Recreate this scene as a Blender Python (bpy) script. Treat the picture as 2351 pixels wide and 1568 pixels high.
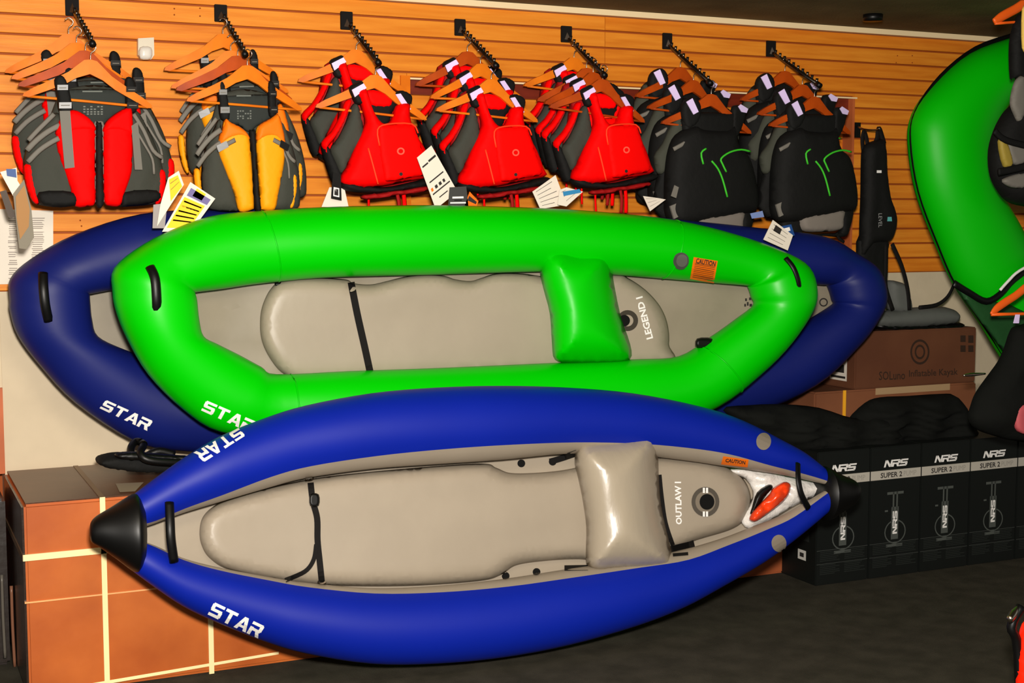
import bpy, bmesh, math, random
from mathutils import Vector, Matrix
from mathutils.geometry import delaunay_2d_cdt
from mathutils.bvhtree import BVHTree
random.seed(7)
for o in list(bpy.data.objects): bpy.data.objects.remove(o, do_unlink=True)
S = bpy.context.scene
COL = S.collection
# ---------------- camera, light, exposure ----------------
FPX, XV, YV = 3200.0, 8120.0, 497.0
PITCH = math.atan((784-YV)/FPX)
CP, SP = math.cos(PITCH), math.sin(PITCH)
YAW = math.pi/2 - math.atan((XV-1175.5)/(FPX*CP+(784-YV)*SP))
CAM = Vector((0, -5.6, 1.64))
FW = Vector((math.sin(YAW)*CP, math.cos(YAW)*CP, -SP))
RT = Vector((math.cos(YAW), -math.sin(YAW), 0))
UP = RT.cross(FW)
cd = bpy.data.cameras.new('camera'); cam = bpy.data.objects.new('camera', cd); COL.objects.link(cam)
cd.sensor_width = 36; cd.lens = 36*FPX/2351; cd.clip_end = 60; cd.clip_start = .05
cam.matrix_world = Matrix(((RT.x, UP.x, -FW.x, CAM.x), (RT.y, UP.y, -FW.y, CAM.y), (RT.z, UP.z, -FW.z, CAM.z), (0, 0, 0, 1)))
S.camera = cam
S.view_settings.view_transform = 'Standard'; S.view_settings.look = 'None'
S.view_settings.gamma = 1; S.view_settings.use_curve_mapping = False
S.view_settings.exposure = -0.13
w = bpy.data.worlds.new('world'); S.world = w; w.use_nodes = True
w.node_tree.nodes['Background'].inputs[0].default_value = (1.0, .93, .82, 1)
w.node_tree.nodes['Background'].inputs[1].default_value = .30
def area(name, loc, target, size, power, col):
    l = bpy.data.lights.new(name, 'AREA'); l.size = size; l.energy = power; l.color = col
    o = bpy.data.objects.new(name, l); COL.objects.link(o); o.location = loc
    o.rotation_euler = (Vector(target)-Vector(loc)).to_track_quat('-Z', 'Y').to_euler()
    return o
area('flash', (.12, -5.45, 1.92), (2.1, 0, 1.2), .2, 375, (1, .94, .86))
area('ceiling_lamp', (.9, -3.2, 2.5), (1.3, 0, 1.9), .9, 40, (1, .88, .7))

# ---------------- helpers ----------------
def ray(x, y): return FW + RT*((x-1175.5)/FPX) + UP*((784-y)/FPX)
def P(x, y, Y=0.0):
    r = ray(x, y); return CAM + r*((Y-CAM.y)/r.y)
def Gz(x, y, z=0.0):
    r = ray(x, y); return CAM + r*((z-CAM.z)/r.z)
class Frame:                                    # a leaning plane parallel to the back wall
    def __init__(s, O, lean, yaw=0):
        a = math.radians(lean); b = math.radians(yaw)
        s.O = Vector(O); R = Matrix.Rotation(b, 3, 'Z')
        s.u = R@Vector((1, 0, 0)); s.v = R@Vector((0, math.sin(a), math.cos(a))); s.n = R@Vector((0, -math.cos(a), math.sin(a)))
    def pix(s, x, y, off=0.0):
        r = ray(x, y); o = s.O+s.n*off
        return CAM + r*((o-CAM).dot(s.n)/r.dot(s.n))
def lin(c):
    return tuple(((v/255)/12.92 if v/255 <= .04045 else ((v/255+.055)/1.055)**2.4) for v in c)+(1,)
MATS = {}
def mat(name, rgb, rough=.6, spec=.3, metal=0, bump=0, bscale=60, var=0, vscale=4, stretch=(1, 1, 1), rgb2=None, coat=0, sheen=0):
    if name in MATS: return MATS[name]
    m = bpy.data.materials.new(name); m.use_nodes = True; N = m.node_tree.nodes; L = m.node_tree.links
    b = N['Principled BSDF']; c = lin(rgb)
    b.inputs['Base Color'].default_value = c; b.inputs['Roughness'].default_value = rough
    b.inputs['Specular IOR Level'].default_value = spec; b.inputs['Metallic'].default_value = metal
    b.inputs['Coat Weight'].default_value = coat; b.inputs['Coat Roughness'].default_value = .15
    tc = N.new('ShaderNodeTexCoord'); mp = N.new('ShaderNodeMapping'); mp.inputs['Scale'].default_value = stretch
    L.new(tc.outputs['Object'], mp.inputs[0])
    if var or rgb2:
        n = N.new('ShaderNodeTexNoise'); n.inputs['Scale'].default_value = vscale; n.inputs['Detail'].default_value = 5
        L.new(mp.outputs[0], n.inputs['Vector'])
        mx = N.new('ShaderNodeMix'); mx.data_type = 'RGBA'
        c2 = lin(rgb2) if rgb2 else tuple(v*(1-var) for v in c[:3])+(1,)
        mx.inputs[6].default_value = c2; mx.inputs[7].default_value = c
        rp = N.new('ShaderNodeMapRange'); rp.inputs[1].default_value = .35; rp.inputs[2].default_value = .65
        L.new(n.outputs[0], rp.inputs[0]); L.new(rp.outputs[0], mx.inputs[0]); L.new(mx.outputs[2], b.inputs['Base Color'])
    if bump:
        n2 = N.new('ShaderNodeTexNoise'); n2.inputs['Scale'].default_value = bscale; n2.inputs['Detail'].default_value = 4
        L.new(mp.outputs[0], n2.inputs['Vector'])
        bp = N.new('ShaderNodeBump'); bp.inputs['Strength'].default_value = bump; bp.inputs['Distance'].default_value = .01
        L.new(n2.outputs[0], bp.inputs['Height']); L.new(bp.outputs[0], b.inputs['Normal'])
    MATS[name] = m; return m
def link(name, me, m=None, parent=None, smooth=True):
    o = bpy.data.objects.new(name, me); COL.objects.link(o)
    if m and not me.materials: me.materials.append(m)
    if parent: o.parent = parent
    if smooth:
        for p in me.polygons: p.use_smooth = True
    return o
def mesh(name, vs, fs, m, parent=None, smooth=True, org=None):
    me = bpy.data.meshes.new(name)
    if org is None: org = porg(parent)
    me.from_pydata([tuple(Vector(v)-org) for v in vs], [], fs); me.update()
    return link(name, me, m, parent, smooth)
def porg(p):
    o = Vector((0, 0, 0))
    while p is not None: o += p.location; p = p.parent
    return o
def tag(o, label, cat, group=None):
    o['label'] = label; o['category'] = cat
    if group: o['group'] = group
    return o
def thing(name, label, cat, loc=(0, 0, 0), group=None):
    o = bpy.data.objects.new(name, None); COL.objects.link(o); o.location = loc; o.empty_display_size = .1
    return tag(o, label, cat, group)
def box(name, lo, hi, m, parent=None, bevel=0, org=None):
    bm = bmesh.new(); bmesh.ops.create_cube(bm, size=1)
    for v in bm.verts:
        v.co = Vector([(lo[i]+hi[i])/2+v.co[i]*(hi[i]-lo[i]) for i in range(3)])
    if bevel: bmesh.ops.bevel(bm, geom=bm.edges[:], offset=bevel, segments=2, affect='EDGES')
    off = porg(parent) if org is None else org
    bmesh.ops.translate(bm, verts=bm.verts, vec=-Vector(off))
    me = bpy.data.meshes.new(name); bm.to_mesh(me); bm.free()
    return link(name, me, m, parent, False)
def catmull(pts, closed=True, sub=5):
    n = len(pts); out = []
    for i in range(n if closed else n-1):
        p = [pts[(i+k) % n] if closed else pts[max(0, min(n-1, i+k))] for k in (-1, 0, 1, 2)]
        for j in range(sub):
            t = j/sub
            out.append(tuple(.5*(2*b+(c-a)*t+(2*a-5*b+4*c-d)*t*t+(3*b-a-3*c+d)*t**3) for a, b, c, d in zip(*p)))
    if not closed: out.append(tuple(pts[-1]))
    return out
def tube(name, pts, r, m, parent=None, seg=8, sub=4, flat=1.0, org=None):
    """round or flattened cord through 3-D points; r a number or one per point"""
    rs = r if isinstance(r, (list, tuple)) else [r]*len(pts)
    q = catmull([tuple(p)+(rr,) for p, rr in zip(pts, rs)], False, sub)
    vs, fs = [], []; prev = None
    for i, p in enumerate(q):
        c = Vector(p[:3]); t = (Vector(q[min(i+1, len(q)-1)][:3])-Vector(q[max(i-1, 0)][:3])).normalized()
        ref = Vector((0, 1, 0)) if abs(t.y) < .9 else Vector((0, 0, 1))
        a = t.cross(ref).normalized(); b = a.cross(t).normalized()
        for k in range(seg):
            th = 2*math.pi*k/seg; vs.append(c+a*math.cos(th)*p[3]+b*math.sin(th)*p[3]*flat)
    n = len(q)
    for i in range(n-1):
        for k in range(seg): fs.append((i*seg+k, i*seg+(k+1) % seg, (i+1)*seg+(k+1) % seg, (i+1)*seg+k))
    fs.append(tuple(range(seg))[::-1]); fs.append(tuple((n-1)*seg+k for k in range(seg)))
    return mesh(name, vs, fs, m, parent, True, org)
def puff(name, pts, fmap, m, parent=None, t=.04, ew=.05, base=0.0, back=.15, step=None, smooth=True, wob=0, wsc=12, org=None, sub=3):
    """inflated cushion from a closed 2-D outline. fmap(x, y, h) -> world point, h = height towards the viewer (metres).
    t thickness, ew width of the rounded edge in outline units"""
    if smooth: pts = catmull(pts, True, sub)
    P2 = [Vector(p) for p in pts]; n = len(P2)
    xs = [p.x for p in P2]; ys = [p.y for p in P2]; W = max(xs)-min(xs); H = max(ys)-min(ys)
    st = step or max(W, H)/16
    segs = [(P2[i], P2[(i+1) % n]) for i in range(n)]
    def dist(q):
        best = 1e9
        for a, b in segs:
            ab = b-a; l = ab.length_squared
            k = max(0, min(1, (q-a).dot(ab)/l)) if l else 0
            d = (q-a-ab*k).length_squared
            if d < best: best = d
        return math.sqrt(best)
    def inside(q):
        c = False
        for a, b in segs:
            if (a.y > q.y) != (b.y > q.y) and q.x < (b.x-a.x)*(q.y-a.y)/(b.y-a.y)+a.x: c = not c
        return c
    V = list(P2); y = min(ys)+st/2; r = 0
    D = [0.0]*n
    while y < max(ys):
        x = min(xs)+st/2*(1+(r % 2))
        while x < max(xs):
            q = Vector((x, y))
            if inside(q):
                d = dist(q)
                if d > st*.3: V.append(q); D.append(d)
            x += st
        y += st; r += 1
    ar = sum(a.x*b.y-b.x*a.y for a, b in segs)     # inner rings keep the rounded rim crisp
    sg = 1 if ar > 0 else -1
    for kk in (.1, .32, .66):
        for i in range(n):
            tn = (P2[(i+1) % n]-P2[i-1]).normalized(); q = P2[i]+Vector((-tn.y, tn.x))*sg*ew*kk
            if inside(q):
                d = dist(q)
                if d > ew*kk*.8: V.append(q); D.append(d)
    vv, _, ff, ov, _, _ = delaunay_2d_cdt(V, [], [list(range(n))], 1, 1e-7)
    vs = []; hs = []
    for i, q in enumerate(vv):
        d = dist(q) if not (ov[i] and ov[i][0] < len(D)) else D[ov[i][0]]
        if d < 1e-6: d = 0
        k = min(1, d/ew); h = t*math.sqrt(max(0, 1-(1-k)**2))
        if wob and d > 0:
            h += wob*t*(math.sin(q.x/W*wsc+q.y/H*3)+math.sin(q.y/H*wsc*1.3+1.7*math.sin(q.x/W*wsc*.7)))*.5*k
        hs.append((q, h, d))
    m0 = len(vv)
    for q, h, d in hs: vs.append(fmap(q.x, q.y, base+h))
    idx = {}
    for i, (q, h, d) in enumerate(hs):
        if d == 0: idx[i] = i
        else: idx[i] = len(vs); vs.append(fmap(q.x, q.y, base-h*back))
    fs = []
    a = vs[ff[0][0]]; nn = (vs[ff[0][1]]-a).cross(vs[ff[0][2]]-a); flip = nn.dot(fmap(*hs[ff[0][0]][0], 1.0)-fmap(*hs[ff[0][0]][0], 0.0)) < 0
    for f in ff:
        g = tuple(idx[i] for i in f)
        fs.append(tuple(f)[::-1] if flip else tuple(f)); fs.append(g if flip else g[::-1])
    return mesh(name, vs, fs, m, parent, True, org)
def slab(name, pts, fmap, m, parent=None, h0=0.0, h1=.004, smooth=False, org=None, sub=4):
    """flat sheet of even thickness from a 2-D outline"""
    if smooth: pts = catmull(pts, True, sub)
    vv, _, ff, _, _, _ = delaunay_2d_cdt([Vector(p) for p in pts], [], [list(range(len(pts)))], 1, 1e-7)
    n = len(vv); m_ = len(pts)
    vs = [fmap(q.x, q.y, h1) for q in vv]+[fmap(q.x, q.y, h0) for q in vv]
    fs = [tuple(f) for f in ff]+[tuple(n+i for i in f)[::-1] for f in ff]+[(i, (i+1) % m_, n+(i+1) % m_, n+i) for i in range(m_)]
    o = mesh(name, vs, fs, m, parent, False, org)
    bm = bmesh.new(); bm.from_mesh(o.data); bmesh.ops.recalc_face_normals(bm, faces=bm.faces); bm.to_mesh(o.data); bm.free()
    return o
# lettering -------------------------------------------------------------
def quad_polys(qs):
    vs, fs = [], []
    for q in qs:
        if len(q) == 4 and not isinstance(q[0], tuple): a, b, c, d = q; q = ((a, c), (b, c), (b, d), (a, d))
        fs.append(tuple(range(len(vs), len(vs)+len(q)))); vs += list(q)
    return vs, fs
GL = {'S': ((.08, 1.1, .78, 1), (0, .3, .5, .9), (.05, 1.05, .39, .61), (.8, 1.1, .1, .5), (0, 1.02, 0, .22)),
      'T': ((0, 1.1, .78, 1), (.4, .7, 0, .78)),
      'A': (((0, 0), (.32, 0), (.72, 1), (.45, 1)), ((.86, 0), (1.18, 0), (.8, 1), (.5, 1)), (.3, .9, .2, .38)),
      'R': ((0, 1.0, .78, 1), (.78, 1.08, .45, .92), (.3, 1.0, .36, .56), (0, .3, 0, .6), ((.58, .38), (.9, .38), (1.14, 0), (.8, 0))),
      'N': ((0, .26, 0, 1), (.84, 1.1, 0, 1), ((0, 1), (.34, 1), (1.1, 0), (.76, 0)))}
def block(word, gap=.16, slant=.12):
    qs = []; x = 0
    for ch in word:
        for q in GL[ch]:
            if not isinstance(q[0], tuple): a, b, c, d = q; q = ((a, c), (b, c), (b, d), (a, d))
            qs.append(tuple((x+p[0]+slant*p[1], p[1]) for p in q))
        x += 1.1+gap
    W = x-gap+slant
    vs, fs = quad_polys([tuple((p[0]/W, p[1]) for p in q) for q in qs])
    return vs, fs
def words(s, bold=.0):
    cu = bpy.data.curves.new('t', 'FONT'); cu.body = s; cu.offset = bold; cu.resolution_u = 2
    o = bpy.data.objects.new('t', cu); COL.objects.link(o)
    me = bpy.data.meshes.new_from_object(o.evaluated_get(bpy.context.evaluated_depsgraph_get()))
    vs = [(v.co.x, v.co.y) for v in me.vertices]; fs = [tuple(p.vertices) for p in me.polygons]
    bpy.data.objects.remove(o); bpy.data.meshes.remove(me); bpy.data.curves.remove(cu)
    x0 = min(v[0] for v in vs); x1 = max(v[0] for v in vs); y0 = min(v[1] for v in vs); y1 = max(v[1] for v in vs)
    return [((v[0]-x0)/(x1-x0), (v[1]-y0)/(y1-y0)) for v in vs], fs
BV = {}
def bvh(o):
    if o.name not in BV:
        off = porg(o); BV[o.name] = BVHTree.FromPolygons([v.co+off for v in o.data.vertices], [tuple(p.vertices) for p in o.data.polygons])
    return BV[o.name]
def decal(name, geo, quad, targets, m, parent, lift=.003, cut=1):
    """geo in the unit square is laid on the surface of the targets; quad = BL, BR, TR, TL in photo pixels"""
    bm = bmesh.new(); vs = [bm.verts.new((v[0], v[1], 0)) for v in geo[0]]
    for f in geo[1]:
        try: bm.faces.new([vs[i] for i in f])
        except ValueError: pass
    if cut: bmesh.ops.subdivide_edges(bm, edges=bm.edges[:], cuts=cut, use_grid_fill=True)
    BL, BR, TR, TL = [Vector(q) for q in quad]; org = porg(parent)
    for v in bm.verts:
        a, b = v.co.x, v.co.y
        q = (BL*(1-a)+BR*a)*(1-b)+(TL*(1-a)+TR*a)*b
        d = ray(*q).normalized(); best = None
        for tg in targets:
            hit = bvh(tg).ray_cast(CAM, d)
            if hit[0] and (best is None or hit[3] < best[3]): best = hit
        if best:
            nn = best[1] if best[1].dot(d) < 0 else -best[1]; v.co = best[0]+nn*lift-org
        else: v.co = P(q.x, q.y, parent.location.y)-org
    me = bpy.data.meshes.new(name); bm.to_mesh(me); bm.free()
    return link(name, me, m, parent, False)
RECT = quad_polys([(0, 1, 0, 1)])
def grid_rect(n=4):
    return quad_polys([(i/n, (i+1)/n, j/n, (j+1)/n) for i in range(n) for j in range(n)])
def disc(n=24, r0=0.0):
    pts = [(.5+.5*math.cos(2*math.pi*i/n), .5+.5*math.sin(2*math.pi*i/n)) for i in range(n)]
    if not r0:
        vs = [(.5, .5)]+[(.5+(x-.5)*k, .5+(y-.5)*k) for k in (.35, .7, 1) for x, y in pts]
        return vs, [(0, 1+i, 1+(i+1) % n) for i in range(n)]+[(1+k*n+i, 1+(k+1)*n+i, 1+(k+1)*n+(i+1) % n, 1+k*n+(i+1) % n) for k in (0, 1) for i in range(n)]
    inn = [(.5+(x-.5)*r0, .5+(y-.5)*r0) for x, y in pts]
    return pts+inn, [(i, (i+1) % n, n+(i+1) % n, n+i) for i in range(n)]
def sq(cx, cy, r, ry=None):
    ry = ry or r; return ((cx-r, cy+ry), (cx+r, cy+ry), (cx+r, cy-ry), (cx-r, cy-ry))
def copy_tree(o, parent=None):
    c = o.copy(); COL.objects.link(c)
    if parent: c.parent = parent
    for ch in list(o.children): copy_tree(ch, c)
    return c

# ---------------- materials ----------------
WOOD = [mat('slat_wood_%d' % i, c, .5, .2, var=.16, vscale=3, stretch=(1, 1, 14), bump=.12, bscale=14, rgb2=d) for i, (c, d) in
        enumerate([((224, 134, 36), (206, 114, 26)), ((216, 126, 32), (228, 142, 44)), ((228, 142, 42), (210, 120, 30))])]
GROOVE = mat('groove_backing', (150, 70, 14), .7)
MAHOG = mat('mahogany', (118, 38, 18), .4, .5, var=.3, vscale=6, stretch=(1, 1, 8))
JAMB = mat('jamb_wood', (190, 98, 52), .5, var=.2, vscale=8)
PAINT = mat('painted_board', (205, 188, 160), .7, .2, var=.08, vscale=5, bump=.1, bscale=30)
TRIMW = mat('trim_cream', (238, 214, 170), .6)
CEIL = mat('ceiling_board', (120, 108, 76), .9, .1, rgb2=(98, 88, 62), vscale=3, bump=.3, bscale=90)
CARPET = mat('carpet', (72, 68, 58), 1, .05, rgb2=(60, 57, 48), vscale=9, bump=.5, bscale=300)
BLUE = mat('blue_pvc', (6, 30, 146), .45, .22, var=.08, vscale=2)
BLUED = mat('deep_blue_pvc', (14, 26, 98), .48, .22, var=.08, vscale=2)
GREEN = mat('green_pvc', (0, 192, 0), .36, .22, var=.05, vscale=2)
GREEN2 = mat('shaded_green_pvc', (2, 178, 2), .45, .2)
GREY = mat('grey_pvc', (156, 144, 127), .42, .35, var=.06, vscale=5, bump=.06, bscale=25)
GREYD = mat('grey_floor_sheet', (142, 132, 114), .5, .3, var=.15, vscale=4, bump=.25, bscale=6)
GREYP = mat('grey_pillow_vinyl', (162, 150, 131), .3, .6, bump=.22, bscale=9, stretch=(2.2, 1, .7))
BLACK = mat('black_rubber', (7, 7, 7), .42, .3)
WEB = mat('black_webbing', (16, 13, 12), .8, .2)
WHITE = mat('white_print', (235, 232, 228), .6, .2)
DARKPR = mat('dark_print', (40, 36, 34), .7)
ORL = mat('orange_label', (232, 110, 12), .5); 
CARD = mat('cardboard', (192, 100, 36), .5, .35, rgb2=(166, 78, 22), vscale=3, bump=.15, bscale=8)
CARD2 = mat('brown_cardboard', (132, 82, 54), .7, .2, rgb2=(116, 70, 46), vscale=3)
CREAM = mat('cream_band', (250, 226, 168), .5)
WRAP = mat('stretch_film', (120, 60, 30), .2, .8)
CHROME = mat('dark_chrome', (120, 112, 104), .22, .5, metal=1)
STEEL = mat('wire_steel', (190, 180, 170), .25, .5, metal=1)
HANG = mat('hanger_wood', (228, 122, 20), .45, .12, var=.2, vscale=6, rgb2=(196, 96, 18))
HANGR = mat('hanger_wood_reddish', (180, 72, 12), .45, .12, var=.2, vscale=6, rgb2=(140, 50, 10))
ORH = mat('orange_hanger', (236, 96, 24), .4)
REDF = mat('red_nylon', (246, 0, 0), .7, .08, bump=.15, bscale=30)
REDD = mat('dark_red_nylon', (150, 10, 10), .7, .2, bump=.15, bscale=30)
ORF = mat('amber_nylon', (250, 158, 8), .6, .2, bump=.15, bscale=30)
ORD = mat('orange_nylon', (244, 118, 10), .6, .2, bump=.15, bscale=30)
GRF = mat('charcoal_nylon', (58, 60, 53), .75, .2, bump=.2, bscale=40)
GRW = mat('grey_webbing', (112, 108, 100), .7)
BKF = mat('black_nylon', (15, 15, 14), .75, .2, bump=.25, bscale=30)
PIPE = mat('lime_piping', (60, 190, 40), .6)
REFL = mat('reflective_patch', (226, 205, 250), .4)
TANL = mat('light_orange_piping', (250, 60, 20), .6)
GRP = mat('grey_mesh_pocket', (120, 112, 104), .8)
BUCK = mat('buckle_plastic', (20, 19, 19), .35, .5)
BOXK = mat('black_carton', (15, 18, 16), .5, .3)
BAND = mat('light_band', (178, 172, 160), .6)
DIM = mat('faint_print', (74, 78, 74), .6)
DIM2 = mat('fainter_print', (32, 36, 33), .6)
YEL = mat('yellow_card', (240, 196, 30), .6); PUR = mat('purple_card', (110, 100, 150), .6)
OLIVE = mat('tag_brown', (150, 100, 26), .5); BLUC = mat('blue_card', (30, 70, 130), .5)
PAPER = mat('paper', (225, 215, 200), .7)
CLOTH = mat('black_cloth', (19, 20, 18), .9, .1, bump=.8, bscale=9)
SEATG = mat('grey_seat_foam', (92, 94, 90), .7, .2)
SILV = mat('silver_foil', (225, 220, 214), .22, .8, bump=.9, bscale=28)
ORB = mat('orange_drybag', (244, 66, 16), .3, .6, bump=.3, bscale=16)
REDP = mat('red_plastic', (250, 36, 10), .3)
PINK = mat('pink_patch', (190, 84, 90), .6)

# ---------------- setting ----------------
ZB = 1.356; G0 = 2.396; GP = .0743                 # bottom of slats, first groove, pitch
def struct(o): o['kind'] = 'structure'; return o
fl = box('floor', (-4, -9, -.05), (10, .3, 0), CARPET); struct(fl)
ZC = 2.562
ce = box('ceiling', (-4, -9, ZC), (10, .3, ZC+.05), CEIL); struct(ce)
wall = box('wall_back', (-4, .14, 0), (10, .25, ZC), GROOVE); struct(wall)
lowp = box('painted_board', (-4, .012, .99), (.452, .14, ZB), PAINT, wall)
lowp = box('painted_board', (.452, .006, 0), (5.46, .14, ZB), PAINT, wall)
post = box('edge_post', (.40, -.005, .66), (.452, .14, .99), JAMB, wall)
lowr = box('painted_board', (5.46, -.01, 0), (10, .14, ZB), PAINT, wall)
trim = box('trim_1', (-4, -.022, 2.537), (10, .14, ZC), TRIMW); struct(trim)
WX0, WX1, WZ1 = 2.10, P(1962, 230, 0).x, P(1962, 226, 0).z      # the recess with the dark header
def slat(x0, x1, z0, z1, y0=0.0):
    g = .0045
    bm = bmesh.new()
    prof = [(y0+.02, z0+g), (y0, z0+g+.002), (y0, z1-g-.002), (y0+.02, z1-g), (y0+.0175, z1-g)]
    prof = [(y0+.018, z0+g), (y0+.001, z0+g), (y0, z0+g+.002), (y0, z1-g-.002), (y0+.001, z1-g), (y0+.018, z1-g)]
    vs = [(x, p[0], p[1]) for x in (x0, x1) for p in prof]; n = len(prof)
    fs = [(i, (i+1) % n, n+(i+1) % n, n+i) for i in range(n)]+[tuple(range(n))[::-1], tuple(range(n, 2*n))]
    o = mesh('slat', vs, fs, random.choice(WOOD), wall, False)
    return o
rows = [(G0-GP*k, G0-GP*(k-1)) for k in range(-1, 15)]
for z0, z1 in rows:
    z0 = max(z0, ZB-.001); z1 = min(z1, 2.537)
    if z1-z0 < .02: continue
    if z0 < WZ1-.01 < z1-.02:
        slat(-1, WX0, z0, z1); slat(WX1, 7.5, z0, z1); slat(WX0+.002, WX1-.002, WZ1+.006, z1); continue
    if z1 <= WZ1+.02: slat(-1, WX0, z0, z1); slat(WX1, 7.5, z0, z1); slat(WX0-.01, WX1+.01, z0, z1, .07)
    else: slat(-1, 3.05, z0, z1); slat(3.053, 7.5, z0, z1)
sheet = box('groove_backing', (-1, .0185, ZB), (WX0, .14, 2.537), GROOVE, wall)
sheet = box('groove_backing', (WX1, .0185, ZB), (7.5, .14, 2.537), GROOVE, wall)
sheet = box('groove_backing', (WX0, .0185, WZ1), (WX1, .14, 2.537), GROOVE, wall)
sheet = box('groove_backing', (WX0, .0885, ZB), (WX1, .14, WZ1), GROOVE, wall)
box('header_board', (WX0, .03, WZ1-.062), (WX1, .07, WZ1), MAHOG, wall)
box('frame_edge', (WX0, -.006, WZ1-.002), (WX1+.012, .02, WZ1+.005), TRIMW, wall)
box('jamb', (WX1-.014, -.004, ZB), (WX1, .075, WZ1), JAMB, wall)
box('jamb', (WX0-.03, -.012, ZB), (WX0+.012, .07, WZ1+.012), HANG, wall)
# screw holes
for (x, y) in [(400, 20), (400, 34), (459, 19), (459, 37), (2060, 128), (2094, 128), (2057, 144), (2094, 144), (184, 506), (187, 519)]:
    c = P(x, y, 0); tube('screw_hole', [c+Vector((0, -.0015, 0)), c+Vector((0, .002, 0))], .0035, GROOVE, wall, 6, 1)

# notices on the left
def flatmap(Y): return lambda x, y, h: P(x, y, Y)+Vector((0, -h, 0))
nt = thing('notice_sheet', 'white printed notice sheet taped to the slats at the left edge', 'notice', P(60, 560, -.004))
slab('paper', [(-60, 478), (122, 484), (122, 650), (-60, 654)], flatmap(-.003), PAPER, nt, 0, .002)
qs = []
for cx0, cx1 in ((18, 42), (72, 104)):
    y = 500
    while y < 640:
        a = random.uniform(0, 4); qs.append(((cx0+a, y), (cx1-random.uniform(0, 9), y), (cx1-random.uniform(0, 9), y+2), (cx0+a, y+2))); y += random.choice((4, 5, 5, 9))
vs, fs = quad_polys(qs)
mesh('printed_lines', [P(v[0], v[1], -.0065) for v in vs], fs, mat('grey_print', (150, 140, 130), .7), nt, False)['kind'] = 'stuff'
sb = P(333, 113, -.02)
sn = thing('motion_sensor', 'small white motion sensor with dome lens on the slat wall', 'sensor', sb)
slab('housing', [(314, 90), (350, 88), (351, 128), (344, 138), (322, 138), (314, 128)], flatmap(-.001), mat('sensor_plastic', (205, 196, 176), .4), sn, 0, .03)
puff('dome', sq(334, 122, 13, 13), flatmap(-.031), mat('sensor_dome', (215, 210, 200), .2, .7), sn, .018, 12)

# ---------------- kayaks ----------------
def sweep(name, outer, inner, fr, nf, rmax, m, parent, closed=True, sub=4, arc=None, seg=20, rk=.96, offs=0.0, seamf=None, side=0):
    A = catmull([tuple(o)+tuple(i) for o, i in zip(outer, inner)], closed, sub)
    if seamf: SS = catmull([(s,) for s in seamf], closed, sub)
    vs, fs = [], []
    full = arc is None and not seamf
    K = seg if full else seg+1
    for j, q in enumerate(A):
        off = nf(q[0])+offs
        po = fr.pix(q[0], q[1], off); pi = fr.pix(q[2], q[3], off); c = (po+pi)/2; d = (po-pi)/2; rn = min(d.length*rk, rmax)
        if seamf:
            s = max(.01, min(.99, SS[j][0])); ts = math.acos(1-2*s)
            lo, hi = (-2.1, ts) if side == 0 else (ts, 2*math.pi-2.1)
        else: lo, hi = (0, 2*math.pi)
        for k in range(K):
            th = lo+(hi-lo)*k/seg
            vs.append(c+d*math.cos(th)+fr.n*rn*math.sin(th))
    n = len(A)
    for j in range(n if closed else n-1):
        for k in range(seg):
            a, b = j*K+k, j*K+((k+1) % K); c2, d2 = ((j+1) % n)*K+((k+1) % K), ((j+1) % n)*K+k
            fs.append((a, b, c2, d2))
    if not closed and full: fs += [tuple(range(K))[::-1], tuple((n-1)*K+k for k in range(K))]
    o = mesh(name, vs, fs, m, parent, True)
    bm = bmesh.new(); bm.from_mesh(o.data); bmesh.ops.recalc_face_normals(bm, faces=bm.faces); bm.to_mesh(o.data); bm.free()
    return o
def rocker(x0, x1, h, frac=.22):
    L = (x1-x0)*frac
    def f(x):
        t = max(0, (x0+L-x)/L, (x-(x1-L))/L); return h*min(1.2, t)**2
    return f
def strap(name, pts, Wd, targets, m, parent, lift=.004, th=.003):
    """flat webbing laid over the surfaces along photo pixels; Wd half width px"""
    q = catmull(pts, False, 5); vs = []
    for i, p in enumerate(q):
        a = Vector(q[max(0, i-1)][:2]); b = Vector(q[min(len(q)-1, i+1)][:2]); t = (b-a).normalized(); nn = Vector((-t.y, t.x))
        for s in (-1, 1):
            px = Vector(p[:2])+nn*Wd*s; d = ray(*px).normalized(); best = None
            for tg in targets:
                h = bvh(tg).ray_cast(CAM, d)
                if h[0] and (best is None or h[3] < best[3]): best = h
            pt = best[0] if best else (vs[-2] if len(vs) > 1 else P(px.x, px.y, parent.location.y))
            vs.append(pt-d*lift)
    n = len(q); back = [v+ray(1175, 784)*th for v in vs]; fs = []
    for i in range(n-1):
        a = 2*i; fs += [(a, a+1, a+3, a+2), (2*n+a, 2*n+a+2, 2*n+a+3, 2*n+a+1), (a, a+2, 2*n+a+2, 2*n+a), (a+1, 2*n+a+1, 2*n+a+3, a+3)]
    return mesh(name, vs+back, fs, m, parent, False)
def handle(name, pts, r, parent, fr, off, m=BLACK):
    """a padded carrying handle bowed off the tube"""
    q = []
    for i, p in enumerate(pts):
        t = i/(len(pts)-1); q.append(fr.pix(p[0], p[1], off+.028*math.sin(math.pi*t)**.6))
    return tube(name, q, r, m, parent, 8, 4, .5)
def mids(o, i, k=.5): return [(a[0]*(1-k)+b[0]*k, a[1]*(1-k)+b[1]*k) for a, b in zip(o, i)]
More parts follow.
